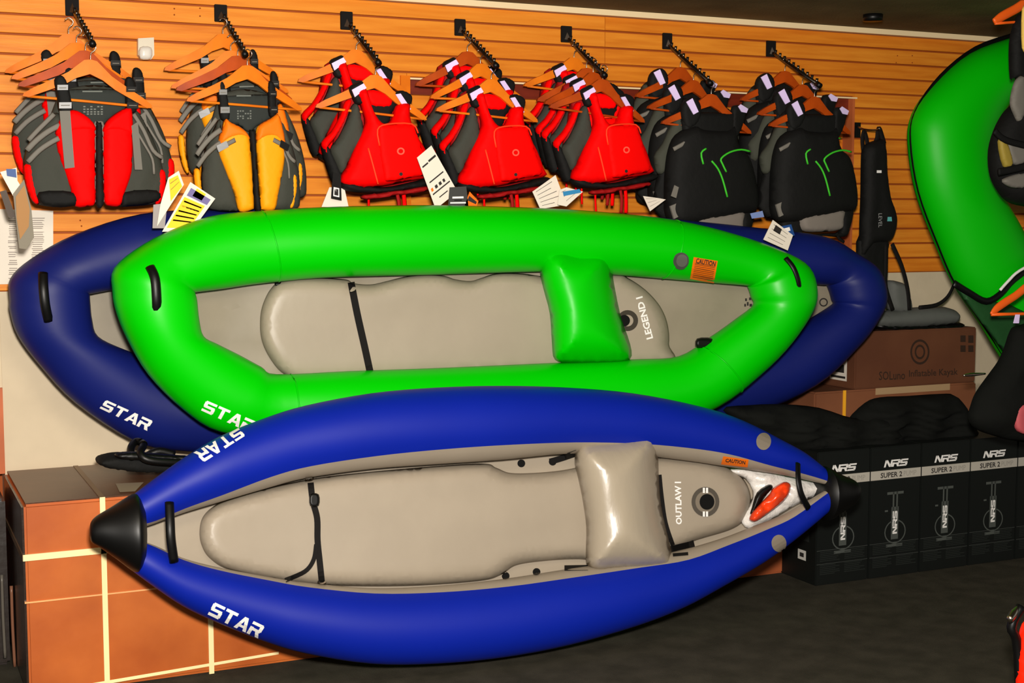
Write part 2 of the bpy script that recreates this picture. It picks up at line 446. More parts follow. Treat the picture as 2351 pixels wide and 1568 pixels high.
# --- deep blue kayak at the back
BO = [(21, 690), (23, 640), (71, 594), (172, 538), (325, 491), (500, 480), (750, 478), (1050, 480), (1400, 490), (1600, 508), (1750, 524), (1888, 542), (1962, 581), (2010, 618), (2027, 680), (2010, 734), (1954, 807), (1864, 888), (1720, 950), (1500, 990), (1250, 1010), (1000, 1025), (750, 1040), (550, 1040), (400, 1034), (303, 1011), (172, 925), (90, 838), (40, 770), (22, 715)]
BI = [(208, 700), (207, 678), (212, 675), (290, 662), (400, 655), (520, 648), (760, 640), (1050, 632), (1380, 632), (1560, 640), (1680, 645), (1800, 650), (1890, 655), (1906, 657), (1918, 690), (1915, 700), (1850, 741), (1750, 800), (1600, 830), (1450, 850), (1250, 860), (1000, 870), (750, 870), (580, 865), (480, 860), (420, 845), (340, 820), (280, 800), (225, 772), (212, 735)]
frB = Frame((2.2, -.29, 1.1), 2, -4); nfB = rocker(22, 2028, .05)
kb = thing('inflatable_kayak', 'deep blue inflatable kayak with wide rounded ends, standing behind the green kayak', 'kayak', P(1000, 1020, -.3))
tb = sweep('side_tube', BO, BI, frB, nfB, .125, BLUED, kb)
fb = puff('floor_sheet', mids(BO, BI), lambda x, y, h: frB.pix(x, y, nfB(x)-.085+h), GREYD, kb, .008, 60, 0, step=70)
handle('handle', [(99, 626), (100, 660), (104, 700), (112, 738)], .017, kb, frB, nfB(100)+.135)
decal('lettering', block('STAR'), ((229, 936), (340, 989), (352, 966), (241, 916)), [tb], WHITE, kb)
decal('ring_mark', disc(20, .7), sq(1890, 694, 10), [fb, tb], DARKPR, kb)
# --- green kayak
GO = [(258, 670), (262, 615), (330, 560), (420, 517), (500, 493), (600, 484), (750, 475), (1000, 471), (1250, 478), (1400, 488), (1550, 505), (1680, 536), (1790, 575), (1850, 612), (1868, 665), (1858, 715), (1810, 790), (1740, 862), (1640, 937), (1500, 985), (1250, 1000), (1000, 1008), (800, 1008), (640, 1005), (505, 992), (420, 940), (340, 860), (290, 775), (266, 715)]
GI = [(453, 690), (449, 674), (453, 671), (510, 664), (570, 655), (640, 647), (760, 637), (1000, 631), (1240, 624), (1390, 630), (1520, 640), (1640, 650), (1715, 656), (1724, 660), (1731, 682), (1736, 700), (1700, 728), (1640, 770), (1562, 817), (1450, 825), (1250, 834), (1000, 845), (800, 852), (636, 859), (600, 842), (550, 815), (500, 790), (468, 772), (458, 735)]
frG = Frame((2.2, -.575, 1.1), 4, -4); nfG = rocker(258, 1868, .07)
kg = thing('inflatable_kayak', 'bright green inflatable kayak with grey floor and green backrest, standing on its side', 'kayak', P(1000, 1005, -.57))
tg_ = sweep('side_tube', GO, GI, frG, nfG, .125, GREEN, kg)
fg = puff('floor_sheet', mids(GO, GI, .6), lambda x, y, h: frG.pix(x, y, nfG(x)-.09+h), GREYD, kg, .012, 60, 0, step=40, wob=1.2, wsc=30)
gm = lambda b: (lambda x, y, h: frG.pix(x, y, nfG(x)+b+h))
cg = puff('floor_cushion', [(597, 735), (603, 700), (620, 665), (645, 645), (700, 637), (790, 641), (812, 650), (850, 653), (885, 646), (930, 635), (980, 630), (1020, 633), (1045, 641), (1080, 645), (1105, 638), (1140, 628), (1200, 628), (1300, 640), (1410, 628), (1445, 640), (1485, 668), (1517, 705), (1533, 745), (1536, 790), (1524, 840), (1200, 856), (850, 870), (700, 875), (650, 858), (618, 820), (600, 778)],
          gm(-.07), GREY, kg, .07, 30, step=16, wob=.05, wsc=8, sub=7)
pg = puff('backrest', [(1240, 625), (1244, 588), (1270, 568), (1300, 567), (1335, 577), (1375, 577), (1402, 592), (1408, 640), (1424, 720), (1447, 790), (1446, 825), (1400, 835), (1310, 834), (1274, 826), (1267, 790), (1262, 720), (1248, 665)],
          gm(.0), GREEN, kg, .16, 75, step=12, wob=.03, wsc=9)
decal('lettering', block('STAR'), ((462, 941), (578, 994), (590, 968), (471, 917)), [tg_], WHITE, kg)
decal('cushion_lettering', words('LEGEND I', .03), ((1499, 776), (1474, 680), (1459, 684), (1484, 780)), [cg], WHITE, kg)
strap('floor_strap', [(806, 648), (820, 720), (838, 800), (850, 856)], 8, [cg], WEB, kg)
handle('handle', [(344, 612), (356, 640), (360, 690), (360, 724)], .017, kg, frG, nfG(350)+.133)
handle('handle', [(1804, 592), (1822, 615), (1834, 650), (1835, 685)], .012, kg, frG, nfG(1820)+.115)
vg = decal('valve', disc(28), sq(1561, 597, 18), [tg_], mat('valve_grey', (70, 72, 66), .3, .6), kg, .012)
decal('valve_cap', disc(24), sq(1562, 596, 13), [tg_], mat('valve_cap', (92, 94, 86), .25, .7), kg, .017)
decal('valve', disc(28, .55), sq(1440, 736, 24), [cg], mat('valve_ring', (60, 54, 46), .4), kg, .004)
decal('valve_cap', disc(24), sq(1432, 736, 13), [cg], BLACK, kg, .006)
lg = decal('caution_label', grid_rect(), ((1584, 639), (1639, 649), (1647, 599), (1592, 590)), [tg_], ORL, kg, .003, 0)
decal('caution_lettering', words('CAUTION', .03), ((1596, 603), (1641, 611), (1643, 600), (1598, 592)), [tg_], DARKPR, kg, .005)
decal('caution_lettering', quad_polys([(.08, .92, y, y+.03) for y in (.12, .2, .28, .36, .44, .52, .6, .68, .74)]), ((1584, 639), (1639, 649), (1647, 599), (1592, 590)), [tg_], mat('label_line', (120, 60, 20), .6), kg, .005)
puff('drain_knob', sq(1618, 788, 18, 11), gm(.02), BLACK, kg, .03, 8)
puff('drain_knob', sq(640, 653, 8, 5), gm(-.05), BLACK, kg, .02, 5)
decal('floor_mark', quad_polys([(0, .2, 0, .3), (.3, .5, .1, .5), (.6, .9, 0, .3), (.1, .3, .6, .9), (.55, .8, .7, 1)]), ((1708, 704), (1728, 704), (1728, 683), (1708, 683)), [fg], DARKPR, kg)
# seams of the welded panels
def seam(k, O, I, fr, nf, par, m, rmax=.125):
    A = catmull([tuple(o)+tuple(i) for o, i in zip(O, I)], True, 4); q = A[int(k*4) % len(A)]
    off = nf(q[0]); po = fr.pix(q[0], q[1], off); pi = fr.pix(q[2], q[3], off); c = (po+pi)/2; d = (po-pi)/2; rn = min(d.length*.96, rmax)
    par_ = 0; pts = [c+(d*math.cos(t)+fr.n*rn*math.sin(t))*1.0 for t in [i*math.pi/10 for i in range(11)]]
    tube('seam', pts, .003, m, par, 5, 2, 1)
for k in (5, 10.2, 17.7, 22.9): seam(k, GO, GI, frG, nfG, kg, GREEN)

# --- front kayak
UO = [(300, 1140), (350, 1102), (420, 1052), (500, 1004), (600, 962), (700, 931), (850, 903), (1000, 890), (1150, 886), (1300, 890), (1450, 903), (1600, 932), (1700, 965), (1800, 1015), (1850, 1043), (1905, 1085)]
UB = [(318, 1206), (355, 1196), (420, 1168), (500, 1139), (609, 1098), (700, 1073), (850, 1050), (1000, 1035), (1150, 1025), (1300, 1019), (1450, 1022), (1580, 1034), (1660, 1046), (1744, 1062), (1806, 1077), (1895, 1105)]
UG = [(318, 1214), (355, 1202), (420, 1178), (500, 1154), (609, 1122), (700, 1098), (850, 1077), (1000, 1066), (1150, 1056), (1300, 1042), (1450, 1044), (1580, 1058), (1660, 1070), (1744, 1082), (1806, 1092), (1895, 1112)]
LO = [(300, 1308), (350, 1345), (420, 1392), (500, 1430), (600, 1470), (700, 1500), (850, 1524), (1000, 1524), (1150, 1510), (1300, 1482), (1450, 1440), (1560, 1398), (1650, 1350), (1750, 1292), (1830, 1234), (1905, 1172)]
LB = [(318, 1242), (355, 1256), (420, 1286), (500, 1309), (609, 1331), (700, 1347), (850, 1361), (1000, 1358), (1150, 1345), (1300, 1324), (1450, 1302), (1560, 1284), (1659, 1250), (1744, 1216), (1810, 1187), (1897, 1130)]
LG = [(318, 1240), (355, 1252), (420, 1281), (500, 1302), (609, 1323), (700, 1337), (850, 1350), (1000, 1345), (1150, 1330), (1300, 1307), (1450, 1285), (1560, 1264), (1659, 1236), (1744, 1203), (1810, 1176), (1895, 1126)]
frF = Frame((1.9, -.975, .55), 12, -2); nfF = rocker(205, 1972, .10, .3)
kf = thing('inflatable_kayak', 'royal blue inflatable kayak with pointed black noses and grey backrest, standing in front', 'kayak', P(900, 1520, -1.0))
parts = []
for O, B, Gg in ((UO, UB, UG), (LO, LB, LG)):
    sm = [(Vector(b)-Vector(o)).length/(Vector(g)-Vector(o)).length for o, b, g in zip(O, B, Gg)]
    a = sweep('side_tube', O, Gg, frF, nfF, .14, BLUE, kf, False, 4, seamf=sm, side=0, seg=18)
    b = sweep('inner_panel', O, Gg, frF, nfF, .14, GREY, a, False, 4, seamf=sm, side=1, seg=12)
    parts += [a, b]
def cone(prs):
    return sweep('nose_cone', [p[0] for p in prs], [p[1] for p in prs], frF, nfF, .13, BLACK, kf, False, 5, rk=.9, seg=28, offs=.004)
c1 = cone([((206, 1214), (206, 1230)), ((209, 1198), (212, 1246)), ((222, 1184), (232, 1259)), ((255, 1164), (268, 1284)), ((300, 1136), (306, 1312)), ((316, 1136), (320, 1312)), ((329, 1160), (331, 1290))])
c2 = cone([((1890, 1070), (1896, 1196)), ((1900, 1074), (1908, 1192)), ((1930, 1090), (1932, 1176)), ((1955, 1100), (1957, 1160)), ((1968, 1112), (1969, 1146)), ((1972, 1122), (1972, 1136))])
fm = lambda b: (lambda x, y, h: frF.pix(x, y, nfF(x)+b+h))
out = mids(UO, UG, .75)+mids(LO, LG, .75)[::-1]
ff_ = puff('floor_sheet', out, fm(-.10), GREY, kf, .01, 60, step=50, wob=.3, wsc=20)
cf = puff('floor_cushion', [(458, 1222), (464, 1190), (485, 1166), (520, 1148), (600, 1124), (700, 1102), (800, 1088), (950, 1074), (1105, 1064), (1140, 1074), (1175, 1086), (1250, 1084), (1320, 1074), (1400, 1050), (1520, 1048), (1640, 1062), (1700, 1092), (1724, 1140), (1712, 1188), (1680, 1215), (1600, 1240), (1540, 1262), (1400, 1290), (1330, 1284), (1250, 1288), (1185, 1298), (1150, 1320), (1100, 1334), (950, 1345), (800, 1346), (700, 1340), (600, 1325), (520, 1306), (480, 1280), (463, 1252)],
          fm(-.085), GREY, kf, .075, 38, step=15, wob=.04, wsc=9, sub=8)
pf = puff('backrest', [(1320, 1060), (1324, 1030), (1345, 1012), (1420, 1006), (1470, 999), (1498, 998), (1510, 1020), (1512, 1080), (1518, 1160), (1532, 1225), (1543, 1275), (1534, 1300), (1480, 1308), (1420, 1310), (1375, 1313), (1350, 1300), (1345, 1270), (1346, 1210), (1338, 1150), (1328, 1100)],
          fm(.0), GREYP, kf, .17, 95, step=11, wob=.025, wsc=10)
decal('lettering', block('STAR'), ((477, 1409), (595, 1465), (609, 1437), (489, 1380)), [parts[2]], WHITE, kf)
decal('lettering', block('STAR'), ((548, 984), (443, 1042), (468, 1062), (566, 1000)), [parts[0]], WHITE, kf)
decal('cushion_lettering', words('OUTLAW I', .03), ((1565, 1204), (1563, 1106), (1548, 1106), (1551, 1204)), [cf], WHITE, kf)
decal('valve', disc(30, .72), sq(1618, 1152, 32, 34), [cf], mat('valve_dark_ring', (78, 72, 64), .4), kf, .006)
decal('valve_plate', disc(30), sq(1618, 1152, 26, 28), [cf], mat('valve_plate', (120, 110, 96), .4), kf, .005)
decal('valve_cap', disc(24), sq(1620, 1152, 17, 18), [cf], BLACK, kf, .012)
for y in (1126, 1180): decal('valve_mark', quad_polys([(0, .4, 0, 1), (.6, 1, 0, 1)]), sq(1616, y, 6, 6), [cf], WHITE, kf, .014)
T4 = parts+[cf, ff_, pf]
strap('floor_strap', [(713, 1108), (718, 1150), (728, 1190), (729, 1240), (734, 1290), (739, 1338)], 7, [cf, ff_], WEB, kf, .008)
strap('floor_strap', [(726, 1250), (720, 1285), (700, 1312), (655, 1332)], 5, [cf, ff_, parts[3]], WEB, kf, .010)
for x, y in ((711, 1104), (738, 1341)):
    decal('strap_ring', disc(16, .6), sq(x, y, 10, 7), [cf, parts[1], parts[3]], STEEL, kf, .012)
puff('strap_buckle', sq(722, 1148, 10, 13), fm(.0), BLACK, kf, .015, 5)
strap('backrest_strap', [(1262, 1060), (1290, 1052), (1325, 1040)], 7, [parts[1], ff_, cf], WEB, kf, .006)
strap('backrest_strap', [(1296, 1304), (1350, 1303)], 6, [parts[3], ff_, cf], WEB, kf, .006)
strap('backrest_strap', [(1536, 1262), (1560, 1256), (1594, 1248)], 7, [parts[3], ff_, cf], WEB, kf, .006)
strap('backrest_strap', [(1545, 1274), (1580, 1271)], 3.5, [parts[3], ff_, cf], WEB, kf, .006)
strap('backrest_strap', [(1514, 1090), (1519, 1140), (1528, 1200), (1545, 1252)], 5, [cf, ff_], WEB, kf, .004)
for x, y in ((1196, 1064), (1231, 1313), (1268, 1060), (1160, 1322)):
    decal('floor_eyelet', disc(16), sq(x, y, 9, 9), [ff_, parts[1], parts[3], cf], BLACK, kf, .004)
for x, y, tt in ((1752, 1014, parts[0]), (1787, 1247, parts[2])):
    decal('ring_patch', disc(28), sq(x, y, 17, 19), [tt], mat('patch_grey', (128, 118, 104), .5), kf, .004)
decal('caution_label', grid_rect(), ((1655, 1064), (1716, 1071), (1718, 1054), (1660, 1046)), [parts[1], parts[0]], ORL, kf, .004, 0)
decal('caution_lettering', words('CAUTION', .03), ((1664, 1058), (1710, 1064), (1711, 1056), (1666, 1050)), [parts[1], parts[0]], DARKPR, kf, .006)
handle('handle', [(389, 1153), (391, 1200), (393, 1240), (400, 1290)], .015, kf, frF, nfF(390)+.09)
handle('handle', [(1832, 1064), (1833, 1100), (1840, 1135), (1856, 1166)], .013, kf, frF, nfF(1840)+.09)
# silver foil lining and orange bag in the stern
puff('foil_lining', [(1660, 1080), (1740, 1070), (1800, 1088), (1892, 1112), (1893, 1130), (1830, 1160), (1770, 1195), (1720, 1215), (1700, 1190), (1728, 1140), (1710, 1100)], fm(-.085), SILV, kf, .05, 30, step=8, wob=.4, wsc=22)
db = thing('dry_bag', 'orange rolled dry bag tucked in the stern of the front blue kayak', 'bag', frF.pix(1768, 1155, nfF(1768)))
puff('bag_body', [(1720, 1190), (1730, 1172), (1765, 1135), (1775, 1120), (1800, 1106), (1815, 1112), (1813, 1130), (1800, 1150), (1765, 1178), (1738, 1196), (1726, 1197)], fm(-.015), ORB, db, .05, 12, step=5, wob=.35, wsc=16)
puff('roll_top', [(1722, 1180), (1726, 1165), (1738, 1130), (1765, 1112), (1775, 1120), (1758, 1140), (1740, 1165), (1732, 1178)], fm(-.03), BLACK, db, .03, 10, step=5)

# --- green kayak at the right edge
RO = [(2420, 60), (2330, 84), (2230, 122), (2150, 192), (2104, 258), (2096, 325), (2114, 440), (2158, 560), (2200, 655), (2262, 745), (2330, 850), (2420, 960), (2520, 985), (2600, 900), (2640, 700), (2650, 450), (2620, 250), (2530, 100)]
RI = [(2420, 210), (2350, 215), (2312, 235), (2288, 270), (2272, 320), (2268, 370), (2286, 445), (2330, 520), (2368, 600), (2395, 680), (2420, 760), (2450, 800), (2490, 790), (2500, 740), (2510, 600), (2510, 450), (2490, 320), (2460, 240)]
frR = Frame((5.2, -.62, 1.5), 3); nfR = lambda x: 0.0
kr = thing('inflatable_kayak', 'green inflatable kayak standing on end at the right edge behind hanging vests', 'kayak', P(2440, 985, -.62))
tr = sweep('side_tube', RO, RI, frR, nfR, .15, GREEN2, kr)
tube('edge_binding', [frR.pix(x, y, -.02) for x, y in [(2330, 80), (2240, 112), (2160, 176), (2105, 255), (2094, 325), (2112, 440), (2156, 560), (2198, 655), (2260, 745), (2328, 850)]], .012, BLACK, kr, 6)
puff('lower_sheet', [(2190, 652), (2262, 690), (2320, 700), (2400, 760), (2420, 900), (2340, 850), (2290, 790)], lambda x, y, h: frR.pix(x, y, .15+h), mat('dark_green_sheet', (24, 70, 30), .6, bump=.3, bscale=20), kr, .02, 20)
tube('carry_strap', [frR.pix(x, y, .17) for x, y in [(2190, 650), (2225, 672), (2265, 692), (2300, 672), (2330, 640), (2400, 590)]], .016, BLACK, kr, 8, flat=.4)
tube('white_piping', [frR.pix(x, y, .2) for x, y in [(2296, 666), (2315, 645), (2340, 622), (2400, 590)]], .007, WHITE, kr, 6)

# ---------------- boxes ----------------
# big strapped carton at left
bx0 = .447; FY = -.70; ZT = .672
cart = thing('cardboard_box', 'large orange-brown carton with cream straps at the left, under the kayaks', 'box', (1.3, -.35, 0))
cbm = box('carton_body', (bx0, FY, 0.002), (2.25, -.02, ZT), CARD, cart, .012)
box('top_shade', (bx0+.01, FY+.012, ZT-.003), (2.24, -.03, ZT+.0015), mat('shaded_top_card', (98, 62, 40), .35, .4, rgb2=(84, 52, 34), vscale=4, bump=.1, bscale=7), cart)  # added sheet, its darker brown paints the shade on the carton top
box('film_wrap', (bx0-.003, FY+.01, .01), (bx0+.004, -.04, ZT-.012), mat('shaded_film', (44, 32, 26), .25, .6, bump=.3, bscale=14), cart)  # side film, coloured darker to put in the shade of that side
zs = P(200, 1368, FY).z
box('carton_seam', (bx0-.003, FY-.004, zs-.003), (2.25, FY+.02, zs+.002), mat('seam_light', (236, 170, 110), .4), cart)
def vst(x0, w=.012):
    box('packing_strap', (x0, FY-.006, -.0), (x0+w*1.5, FY+.001, ZT+.004), CREAM, cart); box('packing_strap', (x0, FY-.004, ZT-.002), (x0+w*1.5, -.03, ZT+.004), mat('shaded_top_strap', (130, 105, 80), .5), cart)  # top run of the cream strap has shade painted into its colour
vst(P(238, 1300, FY).x-.008); vst(P(484, 1500, FY).x-.008)
z2 = P(100, 1277, FY).z
box('packing_strap', (bx0-.004, FY-.006, z2-.01), (2.25, FY+.001, z2+.012), CREAM, cart)
box('packing_strap', (bx0-.006, FY-.004, z2-.01), (bx0+.003, -.05, z2+.012), mat('side_strap', (90, 70, 50), .5), cart)  # same cream strap, shade of the left side put into its colour
mesh('packing_strap', [P(190, 1572, FY-.005), P(640, 1496, FY-.005), P(640, 1502, FY-.005), P(190, 1580, FY-.005)], [(0, 1, 2, 3)], CREAM, cart, False)
mesh('top_label', [Gz(265, 1110, ZT+.003), Gz(330, 1107, ZT+.003), Gz(310, 1128, ZT+.003), Gz(275, 1130, ZT+.003)], [(0, 1, 2, 3)], mat('old_label', (150, 135, 115), .6), cart, False)
for i, (x, y0, y1) in enumerate([(4, 1320, 1510), (26, 1345, 1530)]):
    tube('film_fold', [P(x, y0, -.33), P(x+3, (y0+y1)/2, -.33), P(x+8, y1, -.33)], .006, mat('film_%d' % i, (120, 80, 60) if i else (90, 84, 76), .3), cart, 6)
wc = thing('wrapped_carton', 'dark film-wrapped carton at the left edge, beside the big strapped carton', 'box', (.1, -.2, 0))
box('carton_body', (-.5, -.30, .002), (.425, -.02, .62), mat('dark_wrapped_card', (38, 30, 26), .35, .5, bump=.4, bscale=8), wc, .012)
# lower brown carton to the right of it
FY2 = -.40
c2b = thing('cardboard_box', 'plain brown carton under the right half of the front kayak', 'box', (3.1, -.2, 0))
box('carton_body', (2.27, FY2, .002), (4.0, -.02, .62), mat('orange_brown_card', (170, 92, 52), .6, rgb2=(156, 80, 44), vscale=3), c2b, .01)
box('flap_seam', (2.27, FY2-.002, .3), (4.0, FY2+.002, .303), CARD2, c2b)
# black pump cartons
NY = -.65; nx0 = P(1871, 1340, NY).x; NW = P(2104, 1160, NY).x-P(1987, 1160, NY).x; ZN = P(1985, 1030, NY).z
def pump_box():
    t = thing('pump_box', '', 'box', (nx0, NY, 0), 'black pump cartons in a row')
    L = lambda x, z: Vector((nx0+x*NW, NY-.0012, z))
    box('carton_body', (nx0+.002, NY, .002), (nx0+NW-.002, NY+.26, ZN), BOXK, t, .004)
    def pl(name, geo, x0, x1, z0, z1, m, rot=False, e=0):
        vs = [(v[1], v[0]) if rot else v for v in geo[0]]
        mesh(name, [L(x0+(x1-x0)*(1-v[0] if rot else v[0]), z0+(z1-z0)*v[1])+Vector((0, -e, 0)) for v in vs], geo[1], m, t, False)
    H = ZN
    pl('logo', block('NRS', .02, .25), .26, .74, H-.094, H-.062, WHITE)
    pl('light_band', RECT, 0.01, .99, H-.150, H-.108, BAND)
    pl('band_lettering', words('SUPER 2', .02), .2, .62, H-.142, H-.118, DARKPR, e=.001)
    pl('band_lettering', words('PUMP', .0), .65, .9, H-.142, H-.118, mat('pale_grey_print', (150, 145, 135), .6), e=.001)
    # pump picture: handle, shaft, base and hose loop
    z0, z1 = H-.46, H-.21
    qs = [(.34, .66, z1-.012, z1), (.45, .48, z1-.09, z1), (.52, .55, z1-.09, z1), (.43, .57, z0+.03, z1-.07), (.34, .66, z0-.004, z0+.01), (.3, .36, z1-.09, z1-.082)]
    vs, fs = quad_polys(qs); mesh('pump_picture', [L(v[0], v[1]) for v in vs], fs, DIM, t, False)
    vs, fs = disc(22, .9); mesh('hose_picture', [L(.3+v[0]*.42, z0+.01+v[1]*.11) for v in vs], fs, DIM, t, False)
    pl('upright_logo', block('NRS', .05, 0), .455, .545, z0+.055, z1-.09, WHITE, True, .001)
    qs = []
    for r in range(2):
        for c in range(2):
            zz = .05+r*.06
            for l in range(6): qs.append((.08+c*.46, .08+c*.46+random.uniform(.28, .4), zz+l*.008, zz+l*.008+.0035))
    vs, fs = quad_polys(qs); mesh('small_print', [L(v[0], v[1]) for v in vs], fs, DIM2, t, False)
    vs, fs = quad_polys([(.02, .98, .1585, .16), (.02, .98, .097, .0985)]); mesh('print_rule', [L(v[0], v[1]) for v in vs], fs, DIM, t, False)
    return t
pb = pump_box()
ordl = ['leftmost black pump carton in the row, behind the right nose of the front kayak', 'second black pump carton from the left, white name above pale band', 'third black pump carton from the left in the row on the floor',
        'fourth black pump carton from the left, its white name partly covered', 'rightmost black pump carton, cut off by the right edge of the photo']
for i, s in enumerate(ordl):
    o = pb if i == 0 else copy_tree(pb); o.location.x = nx0+i*NW; o['label'] = s
    o.location.z = 0
# side print of the first one
sx = nx0+.0008
mesh('side_label', [Vector((sx, NY+y, z)) for y, z in ((.13, .10), (.07, .10), (.07, .145), (.13, .145))], [(0, 1, 2, 3)], mat('label_white', (200, 196, 188), .6), pb, False)
mesh('side_label_mark', [Vector((sx-.001, NY+y, z)) for y, z in ((.115, .113), (.085, .113), (.085, .132), (.115, .132))], [(0, 1, 2, 3)], DARKPR, pb, False)
mesh('side_print', [Vector((sx, NY+y, z)) for y, z in ((.16, .19), (.05, .19), (.05, .27), (.16, .27))], [(0, 1, 2, 3)], DIM2, pb, False)
# second row: cartons behind the pump boxes
SY = -.30
x0 = P(1790, 930, SY).x; x1 = P(2241, 930, SY).x; zt = P(2000, 893, SY).z
cb = thing('cardboard_box', 'brown carton with a yellow strap, under the inflatable kayak carton', 'box', ((x0+x1)/2, SY, .0))
box('carton_body', (4.02, SY, 0.002), (x1, -.02, zt), CARD2, cb, .008)
xs = P(1938, 920, SY).x
box('yellow_strap', (xs-.008, SY-.004, .3), (xs+.008, SY, zt+.002), mat('yellow_band', (240, 170, 40), .5), cb)
box('tape', (P(2010, 900, SY).x, SY-.002, zt-.03), (P(2180, 900, SY).x, SY, zt+.002), mat('tape', (170, 140, 104), .3), cb)
TY = -.30
xa, xb = P(1964, 820, TY).x, P(2241, 820, TY).x; za, zb = zt+.002, P(2100, 757, TY).z
ik = thing('cardboard_box', 'brown inflatable kayak carton with round emblem, holding a grey seat on top', 'box', ((xa+xb)/2, TY, za))
box('carton_body', (xa, TY, za), (xb, -.03, zb), mat('dark_brown_card', (104, 64, 42), .7, .2, rgb2=(92, 54, 36), vscale=3), ik, .006)
EM = mat('brown_print', (52, 34, 24), .7)
KL = lambda px, py: P(px, py, TY-.0015)
vs, fs = disc(30, .82); mesh('emblem', [KL(2090+v[0]*44, 837-v[1]*58) for v in vs], fs, EM, ik, False)
vs, fs = disc(24, .7); mesh('emblem', [KL(2100+v[0]*24, 825-v[1]*34) for v in vs], fs, EM, ik, False)
vs, fs = words('SOLuno', .01); mesh('carton_lettering', [KL(2018+v[0]*60, 873-v[0]*2-v[1]*20) for v in vs], fs, EM, ik, False)
vs, fs = words('Inflatable Kayak', .01); mesh('carton_lettering', [KL(2087+v[0]*112, 870-v[0]*5-v[1]*20) for v in vs], fs, EM, ik, False)
vs, fs = quad_polys([(0, .4, 0, .4), (.6, 1, 0, .4), (0, .4, .6, 1), (.6, 1, .55, 1)]); mesh('carton_symbols', [KL(2205+v[0]*30, 808-v[1]*38) for v in vs], fs, EM, ik, False)
sl = lambda y, z: Vector((xa-.0012, TY+y, za+(zb-za)*z))
mesh('shipping_label', [sl(.19, .12), sl(.06, .12), sl(.06, .62), sl(.19, .62)], [(0, 1, 2, 3)], PAPER, ik, False)
qs = quad_polys([(.07, .18, .16, .2), (.08, .17, .26, .4), (.09, .15, .48, .58)])
mesh('barcode', [sl(v[0], v[1])+Vector((-.001, 0, 0)) for v in qs[0]], qs[1], DARKPR, ik, False)

# black cloths over the pump boxes
def flatp(Y, lean=0): return lambda x, y, h: P(x, y, Y+lean*(y-1000)/600)+Vector((0, -h, 0))
c1_ = thing('folded_cloth', 'black cloth heaped on the pump cartons, left of the taller heap', 'cloth', (4.35, -.5, ZN))
puff('fabric', [(1660, 942), (1720, 930), (1800, 928), (1880, 936), (1960, 960), (2010, 950), (2060, 985), (2060, 1030), (1960, 1040), (1880, 1045), (1860, 1050), (1760, 1010)], flatp(-.50), CLOTH, c1_, .10, 55, step=8, wob=.45, wsc=26, back=.3)
c2_ = thing('folded_cloth', 'taller black cloth heap on the pump cartons, below the kayak carton', 'cloth', (4.95, -.5, ZN))
puff('fabric', [(1945, 965), (1985, 925), (2020, 912), (2080, 909), (2160, 904), (2190, 908), (2215, 945), (2235, 985), (2240, 1012), (2100, 1028), (1960, 1035), (1940, 1000)], flatp(-.47), CLOTH, c2_, .10, 45, step=7, wob=.4, wsc=22, back=.3)

# foot pump on the left carton
fp = thing('foot_pump', 'flat black foot pump with a looped hose lying on the big carton', 'pump', Gz(300, 1075, ZT))
bz = ZT+.004
def pm(x, y, h): return P(x, y, -.42)+Vector((0, -h, 0))
puff('pump_base', [(222, 1062), (228, 1048), (262, 1040), (300, 1040), (370, 1046), (450, 1050), (460, 1078), (380, 1084), (310, 1082), (250, 1074)], pm, BKF, fp, .07, 10, step=7, back=1)
puff('pedal', [(262, 1044), (300, 1036), (375, 1042), (440, 1048), (440, 1058), (300, 1056)], lambda x, y, h: P(x, y, -.5)+Vector((0, -h, 0)), BLACK, fp, .03, 6, step=6, back=1)
tube('hose', [P(x, y, Y) for x, y, Y in [(304, 1052, -.5), (300, 1030, -.46), (312, 1014, -.42), (330, 1020, -.46), (322, 1040, -.52), (340, 1056, -.54), (400, 1062, -.53), (470, 1062, -.5)]], .014, BLACK, fp, 10)
tube('hose', [P(x, y, Y) for x, y, Y in [(340, 1046, -.42), (365, 1036, -.42), (400, 1044, -.42)]], .016, BLACK, fp, 8)

# grey kayak seat on the kayak carton and the black backrest above
st = thing('kayak_seat', 'dark grey moulded kayak seat with black straps on the right-hand kayak carton', 'seat', (P(2100, 750, -.25).x, -.25, zb))
puff('seat_pan', [(1990, 742), (1996, 722), (2040, 712), (2120, 704), (2170, 705), (2192, 716), (2194, 732), (2180, 744), (2120, 750), (2060, 752), (2010, 752)], flatp(-.23), SEATG, st, .07, 22, step=8, back=1)
puff('seat_base', [(1990, 740), (2060, 744), (2130, 744), (2190, 738), (2180, 755), (2100, 758), (2010, 757)], flatp(-.20), BLACK, st, .09, 8, step=8, back=1)
puff('seat_back', [(2034, 648), (2060, 646), (2074, 656), (2086, 690), (2084, 716), (2055, 718), (2036, 700)], flatp(-.22), SEATG, st, .05, 15, step=6, back=1)
tube('seat_strap', [P(x, y, -.28) for x, y in [(2035, 560), (2034, 620), (2034, 660), (2050, 712)]], .012, WEB, st, 6, flat=.3)
tube('seat_strap', [P(x, y, -.28) for x, y in [(2048, 560), (2070, 610), (2084, 665), (2088, 712)]], .012, WEB, st, 6, flat=.3)
tube('seat_strap', [P(x, y, -.28) for x, y in [(2110, 706), (2150, 700), (2175, 682), (2190, 655)]], .010, WEB, st, 6, flat=.5)
bb = thing('padded_harness', 'narrow black padded harness with two top loops hanging on the slat wall', 'harness', P(2010, 450, -.15))
puff('pad', [(1976, 380), (1978, 345), (1988, 330), (2010, 322), (2024, 320), (2030, 345), (2033, 400), (2040, 450), (2050, 480), (2055, 505), (2050, 535), (2036, 555), (2000, 560), (1975, 590), (1972, 540), (1975, 450)], flatp(-.16), BKF, bb, .05, 20, step=9, wob=.08)
